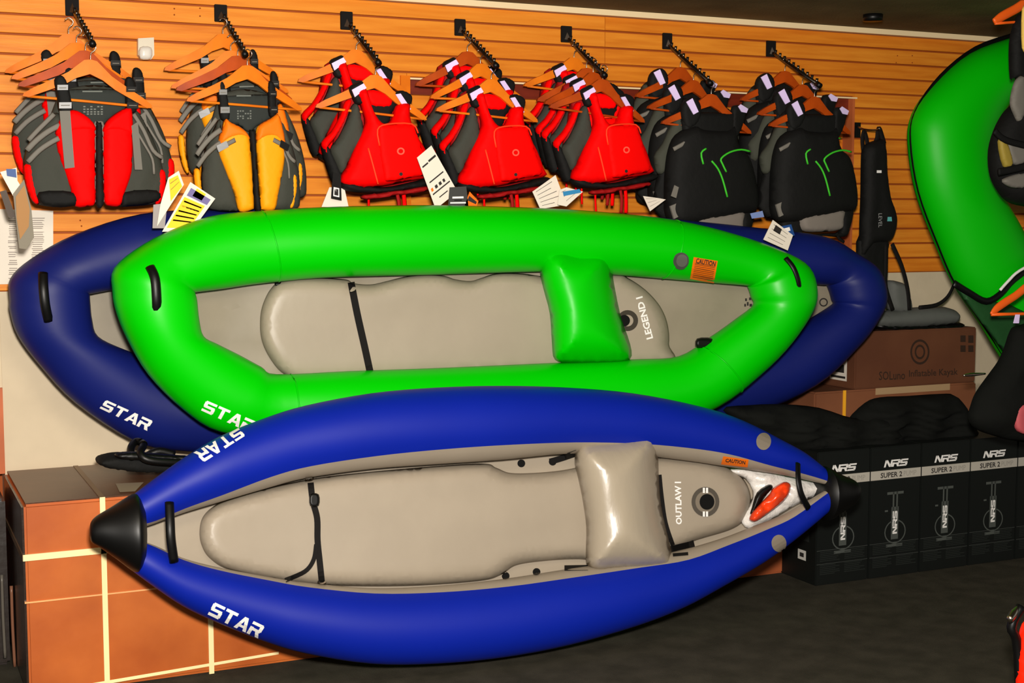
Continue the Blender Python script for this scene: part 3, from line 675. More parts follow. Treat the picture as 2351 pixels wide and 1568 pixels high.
puff('pad_lower', [(1972, 540), (2036, 552), (2030, 590), (2032, 640), (1990, 640), (1968, 600)], flatp(-.15), BKF, bb, .03, 12, step=8, wob=.1)
tube('loop', [P(x, y, -.16) for x, y in [(1982, 345), (1980, 320), (1984, 302), (1990, 320), (1992, 340)]], .012, WEB, bb, 6, flat=.4)
tube('loop', [P(x, y, -.16) for x, y in [(2004, 340), (2014, 318), (2016, 300), (2020, 298), (2030, 330)]], .014, WEB, bb, 6, flat=.4)
mesh('logo', [P(x, y, -.22) for x, y in ((2013, 397), (2024, 397), (2024, 391), (2013, 391))], [(0, 1, 2, 3)], WHITE, bb, False)
mesh('logo', [P(x, y, -.222) for x, y in ((2037, 508), (2048, 508), (2047, 498), (2038, 498))], [(0, 1, 2, 3)], mat('teal', (90, 170, 170), .5), bb, False)
vs, fs = words('LEVEL', 0); mesh('logo', [P(2017+v[1]*8, 490+v[0]*32, -.222) for v in vs], fs, mat('dim_white', (150, 150, 150), .5), bb, False)
hk = thing('wall_hook', 'short metal wall peg carrying the black padded harness', 'hook', P(1968, 290, 0))
box('plate', tuple(P(1961, 316, 0)+Vector((0, -.008, 0))), tuple(P(1974, 282, 0)), BLACK, hk)
tube('peg', [P(1968, 290, 0), P(1985, 297, -.12), P(2016, 298, -.2), P(2018, 294, -.21)], .005, STEEL, hk, 6)

# ---------------- rack arms ----------------
racks = [((150, 180, -12, 36), (170, 28), (212, 100)), ((492, 520, 12, 50), (513, 42), (562, 124)), ((781, 808, 28, 68), (803, 60), (868, 143)), ((1043, 1067, 45, 82), (1062, 72), (1138, 150)),
         ((1287, 1311, 61, 97), (1306, 90), (1387, 172)), ((1520, 1541, 77, 113), (1537, 105), (1630, 190)), ((1758, 1779, 95, 130), (1775, 122), (1880, 195))]
nth = ['leftmost', 'second', 'third', 'fourth', 'fifth', 'sixth', 'rightmost']
def armname(i): return ('%s rack arm' % nth[i]) if i in (0, 6) else ('%s rack arm from the left' % nth[i])
for i, (bq, a, b) in enumerate(racks):
    A0 = P(a[0], a[1], -.02); B0 = P(b[0], b[1], -.37)
    t = thing('rack_arm', 'sloping notched steel rack arm with black wall bracket, %s' % ('the leftmost one' if i == 0 else 'the rightmost one' if i == 6 else nth[i]+' from the left'), 'rack arm', A0, 'sloping rack arms on the slat wall')
    lo = P(bq[0], bq[3], 0); hi = P(bq[1], bq[2], 0)
    box('bracket', (lo.x, -.012, lo.z), (hi.x, .002, hi.z), WEB, t, .002)
    mm = (A0+P(a[0], a[1], 0))/2
    tube('arm', [P(a[0]-4, a[1]-2, -.0), A0, B0], .008, CHROME, t, 6, 1)
    d = B0-A0
    for k in range(10):
        c = A0+d*(k+.5)/10
        tube('peg', [c, c+Vector((0, -.004, .022))], [.0045, .0075], CHROME if k % 2 else BLACK, t, 6, 1)
    tube('end_stop', [B0-d*.04, B0+d*.03], .013, BLACK, t, 8, 1)
    mesh('bracket_glint', [Vector((lo.x*.75+hi.x*.25, -.014, lo.z+.012)), Vector((lo.x*.3+hi.x*.7, -.03, lo.z+.008)), Vector((lo.x*.5+hi.x*.5, -.014, lo.z*.4+hi.z*.6))], [(0, 1, 2)], STEEL, t, False)  # bright triangle added to imitate a reflection on the black bracket

# ---------------- hangers ----------------
def make_hanger(m):
    t = thing('clothes_hanger', '', 'hanger', (0, 0, 0), 'wooden hangers on the rack arms')
    half = [(0, 0), (.022, -.004), (.04, -.02), (.075, -.052), (.13, -.085), (.19, -.118), (.222, -.14), (.226, -.152), (.205, -.153), (.15, -.128), (.09, -.1), (.045, -.07), (0, -.052)]
    outl = half+[(-x, z) for x, z in half[-2:0:-1]]
    slab('shoulder', outl, lambda x, y, h: Vector((x, -h+.35*x*x, y)), m, t, -.008, .008, org=Vector((0, 0, 0)))
    tube('bar', [(-.21, .015, -.15), (0, .0, -.15), (.21, .015, -.15)], .005, m, t, 8, 3, org=Vector((0, 0, 0)))
    tube('hook', [(0, 0, -.004), (0, 0, .022), (.012, 0, .034), (.016, 0, .048), (0, 0, .06), (-.013, 0, .05)], .0022, STEEL, t, 6, 3, org=Vector((0, 0, 0)))
    return t
hpos = [[(158, 78, -.13), (176, 98, -.19), (196, 116, -.26), (208, 137, -.33)],
        [(512, 78, -.13), (530, 116, -.19), (546, 128, -.26), (568, 150, -.33)],
        [(818, 114, -.15), (862, 172, -.32)],
        [(1073, 118, -.12), (1103, 146, -.21), (1128, 182, -.31)],
        [(1318, 132, -.10), (1347, 156, -.17), (1362, 166, -.24), (1384, 182, -.31)],
        [(1562, 154, -.12), (1592, 184, -.21), (1633, 216, -.31)],
        [(1802, 163, -.12), (1842, 194, -.21), (1870, 222, -.31)]]
def depthname(k, n): return ['nearest the wall', 'second from wall', 'third from wall', 'fourth from wall'][k] if k < n-1 else 'frontmost'
hA, hB = make_hanger(HANG), make_hanger(HANGR); usedA = usedB = False
HW = {}
for i, lst in enumerate(hpos):
    for k, (x, y, Y) in enumerate(lst):
        red = i >= 5 or (k == 0 and i in (3,)) or (i == 4 and k > 0) or (k == 2 and i < 2)
        if red: o = copy_tree(hB) if usedB else hB; usedB = True
        else: o = copy_tree(hA) if usedA else hA; usedA = True
        o.location = P(x, y, Y); HW[i, k] = P(x, y, Y)
        o.rotation_euler = (0, math.radians(random.uniform(-2, 3)+(6 if i in (2, 3, 4) and k == len(lst)-1 else 2)), math.radians(random.uniform(-6, 6)))
        o['label'] = '%s wooden hanger, %s on the %s' % ('reddish' if red else 'light', depthname(k, len(lst)), armname(i))

# ---------------- vests ----------------
def vmaker(hook, Y):
    h0 = P(hook[0], hook[1], Y)
    def f(x, y, h, bend=.55):
        p = P(x, y, Y)-h0; return Vector((p.x, -h+bend*p.x*p.x, p.z))
    return f
Z0 = Vector((0, 0, 0))
def sub_(parent, f):
    def pf_(name, pts, m, t=.02, ew=10, base=0, **k): return puff(name, pts, f, m, parent, t, ew, base, org=Z0, **k)
    def tb_(name, pts, r, m, base=0, flat=.4, **k): return tube(name, [f(x, y, base) for x, y in pts], r, m, parent, 6, 3, flat, org=Z0, **k)
    def sl_(name, pts, m, h0=0, h1=.004): return slab(name, pts, f, m, parent, h0, h1, org=Z0)
    return pf_, tb_, sl_
def vest_touring(c1, c2, alt):
    t = thing('life_vest', '', 'life vest'); hk_ = (568, 150) if alt else (208, 137)
    f = vmaker(hk_, -.33); pa, ta, sa = sub_(t, f)
    g = (lambda p: (572+(p[0]-228)*.84, p[1]+10)) if alt else (lambda p: p)
    pf_ = lambda n, pts, *a, **k: pa(n, [g(p) for p in pts], *a, **k)
    tb_ = lambda n, pts, *a, **k: ta(n, [g(p) for p in pts], *a, **k)
    sl_ = lambda n, pts, *a, **k: sa(n, [g(p) for p in pts], *a, **k)
    pf_('back_panel', [(140, 215), (160, 200), (220, 192), (285, 200), (305, 215), (330, 280), (355, 350), (360, 440), (340, 460), (110, 460), (90, 440), (95, 350), (115, 280)], GRF, .02, 15, -.06)
    if alt:
        pa('side_panel', [(500, 272), (480, 300), (462, 335), (452, 380), (452, 430), (460, 470), (480, 482), (540, 486), (548, 470), (530, 400), (505, 330)], GRF, .04, 24, -.03, wob=.1)
        pa('side_panel', [(655, 262), (680, 300), (700, 345), (715, 400), (718, 450), (708, 480), (640, 484), (630, 470), (650, 400), (664, 330)], GRF, .04, 24, -.03, wob=.1)
        pa('front_panel', [(507, 272), (522, 280), (548, 292), (566, 306), (574, 330), (580, 400), (584, 470), (578, 482), (545, 486), (532, 450), (508, 392), (490, 350), (490, 320), (498, 300)], c1, .035, 16, .0)
        pa('front_panel', [(650, 262), (628, 272), (602, 284), (590, 298), (589, 330), (594, 400), (600, 470), (606, 482), (640, 482), (652, 440), (664, 390), (669, 350), (664, 300)], c1, .035, 16, .0)
        pa('chest_panel', [(507, 272), (522, 280), (548, 292), (566, 306), (572, 322), (548, 316), (520, 322), (492, 334), (492, 312), (498, 300)], c2, .035, 12, .004)
        pa('chest_panel', [(650, 262), (628, 272), (602, 284), (591, 298), (590, 325), (620, 318), (640, 320), (668, 340), (668, 320), (664, 300)], c2, .035, 12, .004)
        pa('zipper', [(570, 306), (578, 300), (588, 304), (592, 390), (602, 478), (586, 480), (578, 390)], BKF, .025, 5, .008)
        pa('neck_lining', [(506, 225), (540, 218), (610, 216), (650, 222), (652, 260), (625, 276), (598, 288), (575, 302), (550, 288), (508, 272)], mat('dark_lining', (40, 45, 42), .8), .012, 8, -.025)
        for q in ([(484, 345), (508, 332), (530, 322)], [(672, 340), (650, 330), (632, 322)]):
            ta('chest_strap', q, .009, GRW, .036)
        sa('buckle', [(480, 335), (506, 324), (512, 338), (486, 350)], BUCK, .036, .044)
        sa('buckle', [(652, 322), (676, 334), (670, 348), (648, 338)], BUCK, .036, .044)
    else:
        pf_('side_panel', [(125, 258), (95, 288), (70, 325), (58, 370), (62, 420), (72, 450), (90, 470), (165, 474), (180, 440), (165, 330), (150, 270)], GRF, .04, 22, -.03, wob=.1)
        pf_('side_panel', [(318, 250), (345, 290), (368, 340), (385, 400), (384, 440), (372, 466), (300, 474), (276, 470), (270, 420), (290, 330), (296, 270)], GRF, .04, 22, -.03, wob=.1)
        pf_('front_panel', [(158, 254), (176, 254), (200, 268), (216, 286), (220, 310), (220, 440), (217, 468), (205, 474), (173, 474), (162, 440), (148, 395), (132, 350), (128, 300), (140, 268)], c1, .035, 16, .0)
        pf_('front_panel', [(296, 246), (272, 256), (248, 274), (237, 290), (234, 315), (235, 440), (240, 466), (250, 473), (276, 472), (288, 440), (303, 395), (306, 340), (306, 290), (304, 256)], c1, .035, 16, .0)
        pf_('chest_panel', [(158, 254), (176, 254), (200, 268), (216, 286), (217, 302), (180, 304), (130, 312), (130, 290), (142, 268)], c2, .035, 12, .004)
        pf_('chest_panel', [(296, 246), (272, 256), (248, 274), (237, 290), (236, 304), (270, 304), (306, 312), (306, 290), (304, 256)], c2, .035, 12, .004)
        pf_('zipper_edge', [(213, 290), (226, 278), (240, 290), (240, 380), (240, 462), (215, 462), (214, 380)], GRW, .008, 3, .004)
        pf_('zipper', [(218, 286), (226, 282), (234, 290), (237, 380), (237, 468), (218, 468), (218, 380)], BKF, .02, 4, .008)
        pf_('neck_lining', [(152, 210), (190, 203), (250, 203), (288, 212), (292, 250), (262, 268), (236, 288), (215, 288), (195, 268), (158, 255)], mat('dark_lining', (40, 45, 42), .8), .012, 8, -.025)
        sl_('webbing', [(134, 256), (158, 256), (168, 385), (146, 388)], GRW, .034, .04)
        sl_('webbing', [(299, 290), (314, 280), (325, 390), (307, 390)], GRW, .03, .036)
        pf_('lower_panel', [(90, 440), (168, 440), (172, 472), (100, 472)], BKF, .03, 8, .0)
        pf_('lower_panel', [(284, 440), (362, 436), (366, 462), (290, 474), (278, 470)], BKF, .03, 8, .0)
    pf_('side_trim', [(57, 380), (76, 380), (82, 420), (92, 468), (76, 460), (62, 425)], c1, .02, 7, -.01)
    pf_('side_trim', [(370, 390), (385, 395), (386, 430), (376, 462), (360, 468), (366, 430)], c1, .02, 7, -.01)
    vs, fs = quad_polys([(x, x+5, y, y+3) for x in (192, 200, 208, 216, 224, 232) for y in (243, 249, 255, 260) if random.random() < .75]+[(190, 236, 208, 211)])
    o = mesh('lining_print', [f(*g(v), -.008) for v in vs], fs, mat('lining_grey', (105, 110, 104), .7), t, False, Z0); o['kind'] = 'stuff'
    pf_('shoulder_strap', [(124, 184), (138, 172), (152, 184), (162, 220), (166, 262), (138, 262), (130, 215)], BKF, .02, 6, .0)
    pf_('shoulder_strap', [(288, 182), (300, 176), (312, 190), (316, 225), (314, 256), (292, 256), (288, 215)], BKF, .02, 6, .0)
    for q in ((134, 236, 28, 14), (290, 236, 26, 14), (130, 196, 24, 12), (288, 200, 24, 12)):
        sl_('buckle', [(q[0], q[1]), (q[0]+q[2], q[1]), (q[0]+q[2], q[1]+q[3]), (q[0], q[1]+q[3])], BUCK, .02, .03)
        sl_('buckle_slot', [(q[0]+4, q[1]+6), (q[0]+q[2]-4, q[1]+6), (q[0]+q[2]-4, q[1]+8), (q[0]+4, q[1]+8)], GRW, .03, .032)
    tb_('side_strap', [(62, 345), (84, 322), (110, 302), (136, 288)], .011, GRW, .025)
    tb_('side_strap', [(64, 372), (90, 345), (118, 326), (134, 318)], .010, GRW, .028)
    tb_('side_strap', [(66, 322), (86, 300), (106, 280), (124, 262)], .009, GRW, .015)
    tb_('side_strap', [(306, 262), (330, 300), (352, 345), (375, 362)], .008, GRW, .02)
    tb_('side_strap', [(306, 290), (330, 330), (350, 365), (354, 400)], .005, GRW, .025)
    return t
def vest_rescue():
    t = thing('life_vest', '', 'life vest'); f = vmaker((1128, 182), -.31); pf_, tb_, sl_ = sub_(t, f)
    pf_('back_panel', [(1068, 215), (1110, 205), (1160, 210), (1195, 225), (1205, 290), (1232, 360), (1236, 420), (1200, 430), (1060, 425), (1045, 350), (1055, 290)], REDD, .02, 14, -.05)
    pf_('side_panel', [(1080, 250), (1092, 246), (1102, 285), (1104, 330), (1085, 350), (1060, 400), (1046, 375), (1036, 345), (1052, 320), (1068, 285)], GRF, .035, 12, -.02)
    pf_('side_trim', [(1078, 252), (1066, 285), (1048, 318), (1030, 345), (1036, 372), (1026, 350), (1020, 330), (1040, 305), (1056, 275), (1068, 240), (1080, 236)], REDF, .03, 7, -.03)
    pf_('side_strap_pad', [(1020, 330), (1040, 345), (1062, 395), (1066, 420), (1046, 425), (1030, 380)], BKF, .03, 9, -.04)
    pf_('side_strap_pad', [(1204, 285), (1215, 290), (1232, 300), (1228, 318), (1214, 312)], BKF, .02, 6, -.03)
    pf_('front_panel', [(1086, 222), (1104, 212), (1112, 232), (1121, 262), (1138, 287), (1157, 285), (1170, 252), (1185, 243), (1200, 248), (1200, 272), (1210, 306), (1234, 344), (1250, 383), (1259, 405), (1202, 416), (1138, 428), (1081, 432), (1052, 416), (1068, 376), (1084, 335), (1103, 290), (1096, 252)], REDF, .06, 20, .0, wob=.03)
    pf_('pocket', [(1122, 298), (1140, 294), (1195, 293), (1204, 305), (1222, 350), (1238, 398), (1196, 409), (1142, 418), (1132, 400), (1122, 340)], mat('red_pocket', (250, 2, 0), .7, .08), .022, 8, .05)
    pf_('neck_lining', [(1104, 212), (1150, 215), (1186, 240), (1170, 262), (1160, 288), (1138, 290), (1120, 264)], BKF, .015, 8, -.03)
    pf_('neck_pad', [(1112, 214), (1162, 222), (1168, 236), (1160, 252), (1120, 248)], REDF, .02, 8, -.025)
    pf_('lower_band', [(1055, 418), (1138, 430), (1205, 418), (1262, 406), (1264, 420), (1204, 434), (1130, 443), (1066, 438)], BKF, .05, 8, .0)
    pf_('waist_belt', [(1100, 446), (1180, 436), (1246, 426), (1246, 437), (1180, 448), (1104, 458)], REDD, .03, 5, .005)
    pf_('shoulder_strap', [(1072, 210), (1086, 200), (1100, 197), (1108, 225), (1106, 242), (1088, 248), (1078, 232)], BKF, .025, 6, .0)
    pf_('shoulder_strap', [(1166, 222), (1186, 216), (1206, 228), (1204, 250), (1198, 264), (1184, 258), (1176, 240)], BKF, .025, 6, .0)
    sl_('reflective_patch', [(1074, 216), (1098, 202), (1104, 212), (1080, 232)], REFL, .024, .029)
    sl_('reflective_patch', [(1166, 226), (1177, 224), (1200, 258), (1190, 264)], REFL, .024, .029)
    tb_('piping', [(1101, 345), (1110, 380), (1121, 424)], .0035, TANL, .062, 1)
    tb_('piping', [(1124, 340), (1120, 305), (1140, 293), (1194, 292), (1208, 312)], .0035, TANL, .066, 1)
    tb_('hanging_strap', [(1172, 446), (1176, 470), (1174, 500)], .008, REDD, .01)
    tb_('hanging_strap', [(1188, 444), (1190, 470), (1190, 500)], .009, REDF, .0)
    tb_('hanging_strap', [(1112, 448), (1112, 470), (1114, 500)], .005, REDF, .0)
    vs, fs = disc(14, .6); mesh('emblem', [f(1159+v[0]*17, 344+v[1]*16, .075) for v in vs], fs, mat('emblem_pink', (250, 90, 70), .6), t, False, Z0)
    vs, fs = disc(10); mesh('snap', [f(1164+v[0]*8, 398+v[1]*8, .073) for v in vs], fs, DARKPR, t, False, Z0)
    return t
def vest_black():
    t = thing('life_vest', '', 'life vest'); f = vmaker((1870, 222), -.31); pf_, tb_, sl_ = sub_(t, f)
    pf_('back_panel', [(1806, 268), (1830, 250), (1900, 248), (1930, 262), (1950, 340), (1965, 420), (1960, 500), (1780, 500), (1772, 400), (1786, 320)], BKF, .02, 14, -.05)
    pf_('side_panel', [(1806, 262), (1790, 300), (1778, 330), (1762, 360), (1770, 400), (1790, 380), (1810, 330), (1818, 290)], mat('dark_olive_panel', (62, 64, 54), .8), .03, 10, -.03)
    pf_('front_panel', [(1796, 312), (1830, 292), (1850, 300), (1900, 302), (1918, 292), (1926, 338), (1950, 358), (1966, 400), (1974, 450), (1968, 482), (1930, 488), (1870, 500), (1800, 512), (1776, 490), (1774, 440), (1776, 390), (1782, 345)], BKF, .06, 24, .0, wob=.05)
    pf_('upper_panel', [(1810, 270), (1850, 262), (1905, 262), (1930, 256), (1926, 310), (1900, 322), (1850, 320), (1815, 312)], BKF, .03, 10, -.01)
    pf_('mesh_pocket', [(1838, 496), (1880, 488), (1936, 480), (1936, 505), (1932, 526), (1900, 532), (1846, 532), (1832, 515)], GRP, .04, 10, .0)
    pf_('waist_belt', [(1800, 500), (1838, 500), (1846, 536), (1900, 536), (1935, 530), (1938, 484), (1970, 480), (1962, 520), (1948, 544), (1900, 542), (1830, 540), (1800, 530)], BKF, .03, 6, -.015)
    pf_('shoulder_strap', [(1806, 262), (1812, 238), (1832, 228), (1846, 250), (1840, 285), (1815, 300)], BKF, .025, 7, .0)
    pf_('shoulder_strap', [(1912, 258), (1924, 246), (1946, 250), (1944, 275), (1930, 310), (1912, 320)], BKF, .025, 7, .0)
    sl_('reflective_patch', [(1812, 240), (1824, 232), (1836, 262), (1826, 268)], REFL, .026, .03)
    sl_('reflective_patch', [(1922, 250), (1928, 245), (1946, 255), (1942, 264), (1930, 262)], REFL, .026, .03)
    tb_('piping', [(1853, 371), (1866, 388), (1876, 412), (1886, 450)], .0045, PIPE, .064, 1)
    tb_('piping', [(1940, 350), (1918, 346), (1892, 352), (1873, 366), (1876, 378), (1884, 395)], .0045, PIPE, .064, 1)
    tb_('piping', [(1810, 360), (1818, 372), (1826, 392)], .0045, PIPE, .056, 1)
    tb_('piping', [(1842, 344), (1832, 354), (1836, 378)], .0045, PIPE, .064, 1)
    sl_('buckle', [(1775, 470), (1790, 462), (1796, 490), (1782, 498)], GRW, .04, .05)
    tb_('hanging_strap', [(1925, 535), (1932, 548), (1945, 556)], .008, WEB, .0)
    tb_('side_strap', [(1782, 345), (1806, 330), (1822, 318)], .010, GRW, .05)
    return t
def card_tag(parent, name, pts, Y, m, prints):
    """stiff hang tag in photo pixels at depth Y"""
    o = slab(name, pts, flatmap(Y), m, parent, 0, .002)
    a, b, c, d = [Vector(p) for p in pts[:4]]
    for (u0, u1, v0, v1, pm_) in prints:
        mp = lambda u, v: (a*(1-u)+b*u)*(1-v)+(d*(1-u)+c*u)*v
        q = [mp(u0, v0), mp(u1, v0), mp(u1, v1), mp(u0, v1)]
        mesh('tag_print', [P(p.x, p.y, Y-.0035) for p in q], [(0, 1, 2, 3)], pm_, o, False)
    return o
vred = vest_touring(REDF, REDF, False); vor = vest_touring(ORF, ORD, True); vres = vest_rescue(); vblk = vest_black()
protos = [vred, vor, vres, vres, vres, vblk, vblk]; used = set(); VEST = {}
desc = ['red and charcoal life vest', 'amber and charcoal life vest', 'red rescue life vest', 'red rescue life vest', 'red rescue life vest', 'black life vest with lime piping', 'black life vest with lime piping']
for i, lst in enumerate(hpos):
    for k, (x, y, Y) in enumerate(lst):
        if i < 2 and k == 1: continue
        pr = protos[i]; o = copy_tree(pr) if pr.name in used else pr; used.add(pr.name)
        front = k == len(lst)-1
        o.location = P(x, y, Y)
        o.rotation_euler = (0, math.radians(0 if front else random.uniform(-2, 4)), math.radians(0 if front else random.uniform(-6, -1)))
        if i == 1: o.scale = (.86, .9, 1.0)
        if i < 2 and k == 0: o.location += Vector((-.02, 0, .0))
        o.location += Vector((.045 if i < 2 and not front else 0, 0, 0)); n = len(lst); o['label'] = '%s, %s on the %s' % (desc[i], depthname(k, n), armname(i).replace(' from the left', ' from left')); o['group'] = 'life vests on the rack arms'
        VEST[i, k] = o
bpy.context.view_layer.update()
def tagon(i, k, *a): 
    v = VEST[i, k]
    # parts of the vest: built in world space, then kept under the vest
    o = card_tag(None, *a)
    M = v.matrix_basis.inverted()
    ch = list(o.children)
    for q in [o]+ch: q.data.transform(M)
    o.parent = v
    return o
L1 = [(.1, .9, .1, .14, DARKPR), (.1, .7, .3, .33, DARKPR), (.1, .9, .5, .53, DARKPR), (.1, .8, .7, .73, DARKPR)]
def textlines(n, m=DARKPR, u0=.12): return [(u0, random.uniform(.6, .9), (j+.6)/(n+.5), (j+.6)/(n+.5)+.018, m) for j in range(n)]
tagon(0, 3, 'hang_tag', [(0, 395), (38, 385), (40, 415), (62, 450), (30, 450)], -.42, PAPER, [])
tagon(0, 3, 'hang_tag', [(14, 388), (36, 388), (38, 408), (16, 404)], -.424, BLUC, [])
tagon(0, 3, 'hang_tag', [(30, 445), (55, 412), (72, 480), (78, 545), (60, 572), (44, 570), (36, 500)], -.44, mat('tag_grey', (120, 112, 96), .6), [])
tagon(0, 3, 'hang_tag', [(36, 452), (56, 424), (68, 480), (66, 520), (46, 550), (38, 500)], -.445, OLIVE, [])
tagon(0, 3, 'hang_tag', [(0, 440), (14, 436), (36, 498), (26, 500), (18, 496)], -.41, mat('tag_dark', (70, 58, 48), .6), [])
tagon(1, 3, 'hang_tag', [(386, 408), (410, 392), (422, 424), (392, 470), (360, 520), (368, 470)], -.46, PAPER, [])
tagon(1, 3, 'hang_tag', [(388, 412), (408, 402), (418, 428), (392, 462)], -.464, YEL, [(.1, .9, .2, .24, OLIVE), (.1, .9, .5, .54, OLIVE)])
tagon(1, 3, 'hang_tag', [(437, 418), (494, 456), (440, 530), (372, 532)], -.46, PAPER, [(.12, .9, .08, .24, PUR), (.3, .66, .03, .2, YEL), (.08, .86, .28, .92, YEL)]+[(.14, .8, .34+.1*j, .37+.1*j, OLIVE) for j in range(5)])
tagon(1, 3, 'hang_tag', [(352, 470), (384, 466), (378, 524), (350, 524)], -.45, mat('tag_grey2', (150, 142, 140), .6), [])
tagon(2, 0, 'hang_tag', [(756, 430), (790, 430), (800, 475), (738, 475)], -.3, PAPER, [])
tagon(2, 0, 'hang_tag', [(764, 396), (782, 400), (784, 460), (760, 455)], -.34, BKF, [(.2, .8, .55, .9, WHITE), (.3, .7, .6, .85, DARKPR)])
tagon(3, 1, 'hang_tag', [(957, 362), (990, 334), (1050, 440), (1000, 480)], -.45, PAPER, [(.5, .95, .18, .22, DARKPR), (.1, .45, .2, .23, DARKPR), (.15, .9, .52, .545, DARKPR), (.1, .2, .64, .7, ORL), (.3, .42, .64, .7, DARKPR), (.5, .62, .64, .7, DARKPR), (.7, .8, .64, .7, DARKPR), (.1, .95, .74, .765, DARKPR), (.3, .7, .86, .88, DARKPR)])
tagon(3, 1, 'hang_tag', [(1032, 430), (1070, 428), (1076, 482), (1028, 482)], -.5, mat('tag_charcoal', (60, 60, 58), .5), [(.2, .8, .42, .5, WHITE), (.3, .7, .56, .6, BKF), (.1, .9, .66, .72, WHITE)])
tagon(3, 2, 'hang_tag', [(1078, 440), (1098, 462), (1092, 478), (1064, 478)], -.5, ORL, [(.1, .9, .2, .5, DARKPR)])
tagon(4, 2, 'hang_tag', [(1222, 440), (1275, 402), (1300, 470), (1240, 480)], -.45, PAPER, textlines(5))
tagon(4, 3, 'hang_tag', [(1284, 436), (1300, 430), (1338, 440), (1300, 474), (1280, 470)], -.5, PAPER, textlines(3))
tagon(4, 3, 'hang_tag', [(1292, 440), (1330, 434), (1334, 442), (1294, 450)], -.505, mat('tag_blue', (50, 130, 180), .5), [])
tagon(4, 3, 'hang_tag', [(1476, 450), (1512, 455), (1528, 458), (1492, 485)], -.42, PAPER, textlines(3))
tagon(6, 1, 'hang_tag', [(1774, 505), (1820, 540), (1808, 575), (1752, 550)], -.62, PAPER, textlines(4)+[(.2, .5, .1, .4, DARKPR)])
tagon(6, 1, 'hang_tag', [(1790, 520), (1816, 515), (1824, 540), (1800, 552)], -.61, BLUC, [(.2, .8, .2, .5, WHITE)])
tagon(5, 2, 'hang_tag', [(1722, 490), (1750, 484), (1754, 498), (1726, 502)], -.42, mat('tag_steel', (120, 140, 190), .5), [])
tagon(5, 1, 'hang_tag', [(1548, 425), (1558, 430), (1552, 455), (1540, 450)], -.4, GRW, [])

# ---------------- things at the right edge ----------------
def big(Y): return lambda x, y, h: P(x, y, Y)+Vector((0, -h, 0))
h1 = thing('clothes_hanger', 'orange hanger at the right edge, over the black jacket', 'hanger', P(2370, 690, -1.1))
tube('shoulder', [P(x, y, -1.1) for x, y in [(2276, 722), (2292, 705), (2330, 680), (2372, 655), (2420, 690), (2470, 722)]], [.010, .018, .018, .02, .018, .01], ORH, h1, 10, flat=.5)
tube('bar', [P(2276, 722, -1.1), P(2470, 718, -1.1)], .007, ORH, h1, 8)
tube('hook', [P(2372, 655, -1.1), P(2372, 625, -1.1), P(2382, 610, -1.1), P(2372, 600, -1.1)], .004, STEEL, h1, 6)
j1 = thing('jacket', 'dark jacket on an orange hanger at the right edge, sleeve spread left', 'jacket', P(2360, 850, -1.1))
puff('body', [(2334, 748), (2318, 760), (2304, 800), (2290, 830), (2270, 858), (2240, 900), (2228, 930), (2222, 960), (2240, 985), (2280, 1000), (2330, 1012), (2440, 1015), (2480, 900), (2450, 760), (2400, 735)], big(-1.08), CLOTH, j1, .09, 40, step=12, wob=.2, wsc=14)
puff('pink_patch', [(2334, 935), (2365, 930), (2370, 995), (2334, 990), (2328, 960)], big(-1.17), PINK, j1, .02, 10)
slab('reflective_patch', [(2331, 722), (2340, 722), (2338, 742), (2326, 742)], big(-1.12), REFL, j1, 0, .004)
tube('toggle', [P(2212, 862, -1.1), P(2232, 860, -1.1), P(2262, 858, -1.1)], [.004, .008, .004], STEEL, j1, 6)
h2 = thing('clothes_hanger', 'orange hanger end at the top right corner by the ceiling', 'hanger', P(2330, 40, -1.0))
tube('shoulder', [P(x, y, -1.0) for x, y in [(2282, 50), (2300, 38), (2330, 22), (2362, 6), (2400, 20)]], [.014, .02, .021, .022, .02], ORH, h2, 10, flat=.5)
tube('bar', [P(2284, 54, -1.0), P(2400, 46, -1.0)], .006, ORH, h2, 8)
v2 = thing('life_vest', 'black and grey vest at the right edge, straps hanging over the green kayak', 'life vest', P(2350, 250, -1.0))
puff('strap_panel', [(2328, 50), (2345, 30), (2400, 30), (2400, 240), (2345, 230), (2330, 180), (2318, 180), (2316, 100)], big(-1.0), BKF, v2, .04, 12, step=9)
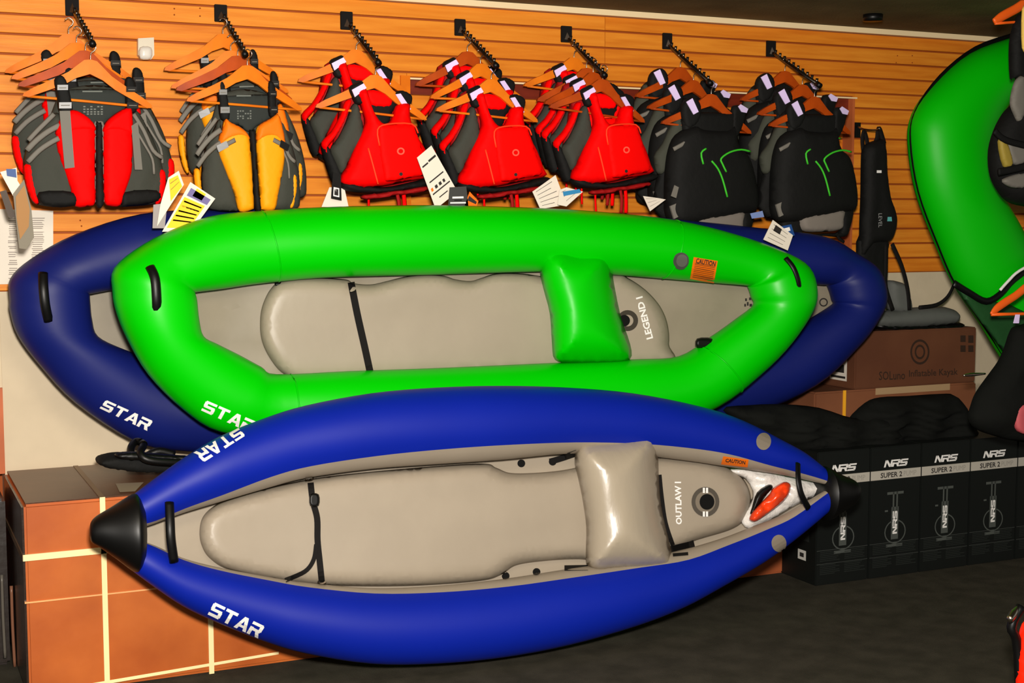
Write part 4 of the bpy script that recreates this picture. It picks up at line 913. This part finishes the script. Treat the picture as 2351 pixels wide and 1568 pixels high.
puff('yellow_strip', [(2346, 22), (2360, 22), (2360, 110), (2346, 110)], big(-1.06), mat('yellow_strip', (230, 190, 90), .6), v2, .01, 5)
puff('body', [(2322, 240), (2300, 262), (2280, 300), (2268, 345), (2270, 395), (2284, 430), (2310, 462), (2351, 474), (2420, 480), (2420, 220), (2350, 220)], big(-.98), BKF, v2, .09, 30, step=10, wob=.1)
puff('grey_panel', [(2324, 200), (2334, 180), (2350, 178), (2352, 250), (2338, 280), (2326, 262), (2318, 236)], big(-1.06), GRW, v2, .02, 8)
puff('yellow_panel', [(2290, 325), (2306, 322), (2322, 375), (2302, 382)], big(-1.065), mat('mustard', (150, 130, 50), .6), v2, .02, 6)
puff('grey_panel', [(2308, 324), (2351, 330), (2351, 372), (2322, 376)], big(-1.065), GRW, v2, .02, 8)
puff('grey_panel', [(2300, 412), (2351, 396), (2351, 430), (2318, 430)], big(-1.06), GRW, v2, .02, 8)
tube('strap', [P(x, y, -1.1) for x, y in [(2292, 395), (2320, 390), (2380, 376)]], .016, BKF, v2, 6, flat=.4)
tube('strap', [P(x, y, -1.1) for x, y in [(2284, 300), (2310, 322), (2380, 340)]], .014, BKF, v2, 6, flat=.4)
rs = thing('trolley', 'black trolley frame with a red panel at the bottom right corner', 'trolley', P(2380, 1790, -2.6))
tube('leg', [P(2345, 1392, -2.6), P(2322, 1440, -2.6), P(2338, 1500, -2.6), P(2345, 1790, -2.6)], .014, BLACK, rs, 8)
tube('bolt', [P(2336, 1395, -2.6), P(2326, 1410, -2.62), P(2318, 1422, -2.64)], [.006, .012, .010], STEEL, rs, 8)
puff('red_panel', [(2346, 1432), (2336, 1480), (2332, 1540), (2345, 1700), (2440, 1700), (2440, 1440), (2370, 1425)], big(-2.6), REDP, rs, .05, 20, step=14)
cl = thing('ceiling_fixture', 'small dark round ceiling fixture at the top edge', 'fixture', P(2005, -2, -.4))
tube('fixture_body', [Vector((P(2005, 0, -.4).x, -.4, ZC)), Vector((P(2005, 0, -.4).x, -.4, ZC-.03))], .045, BLACK, cl, 16, 1)
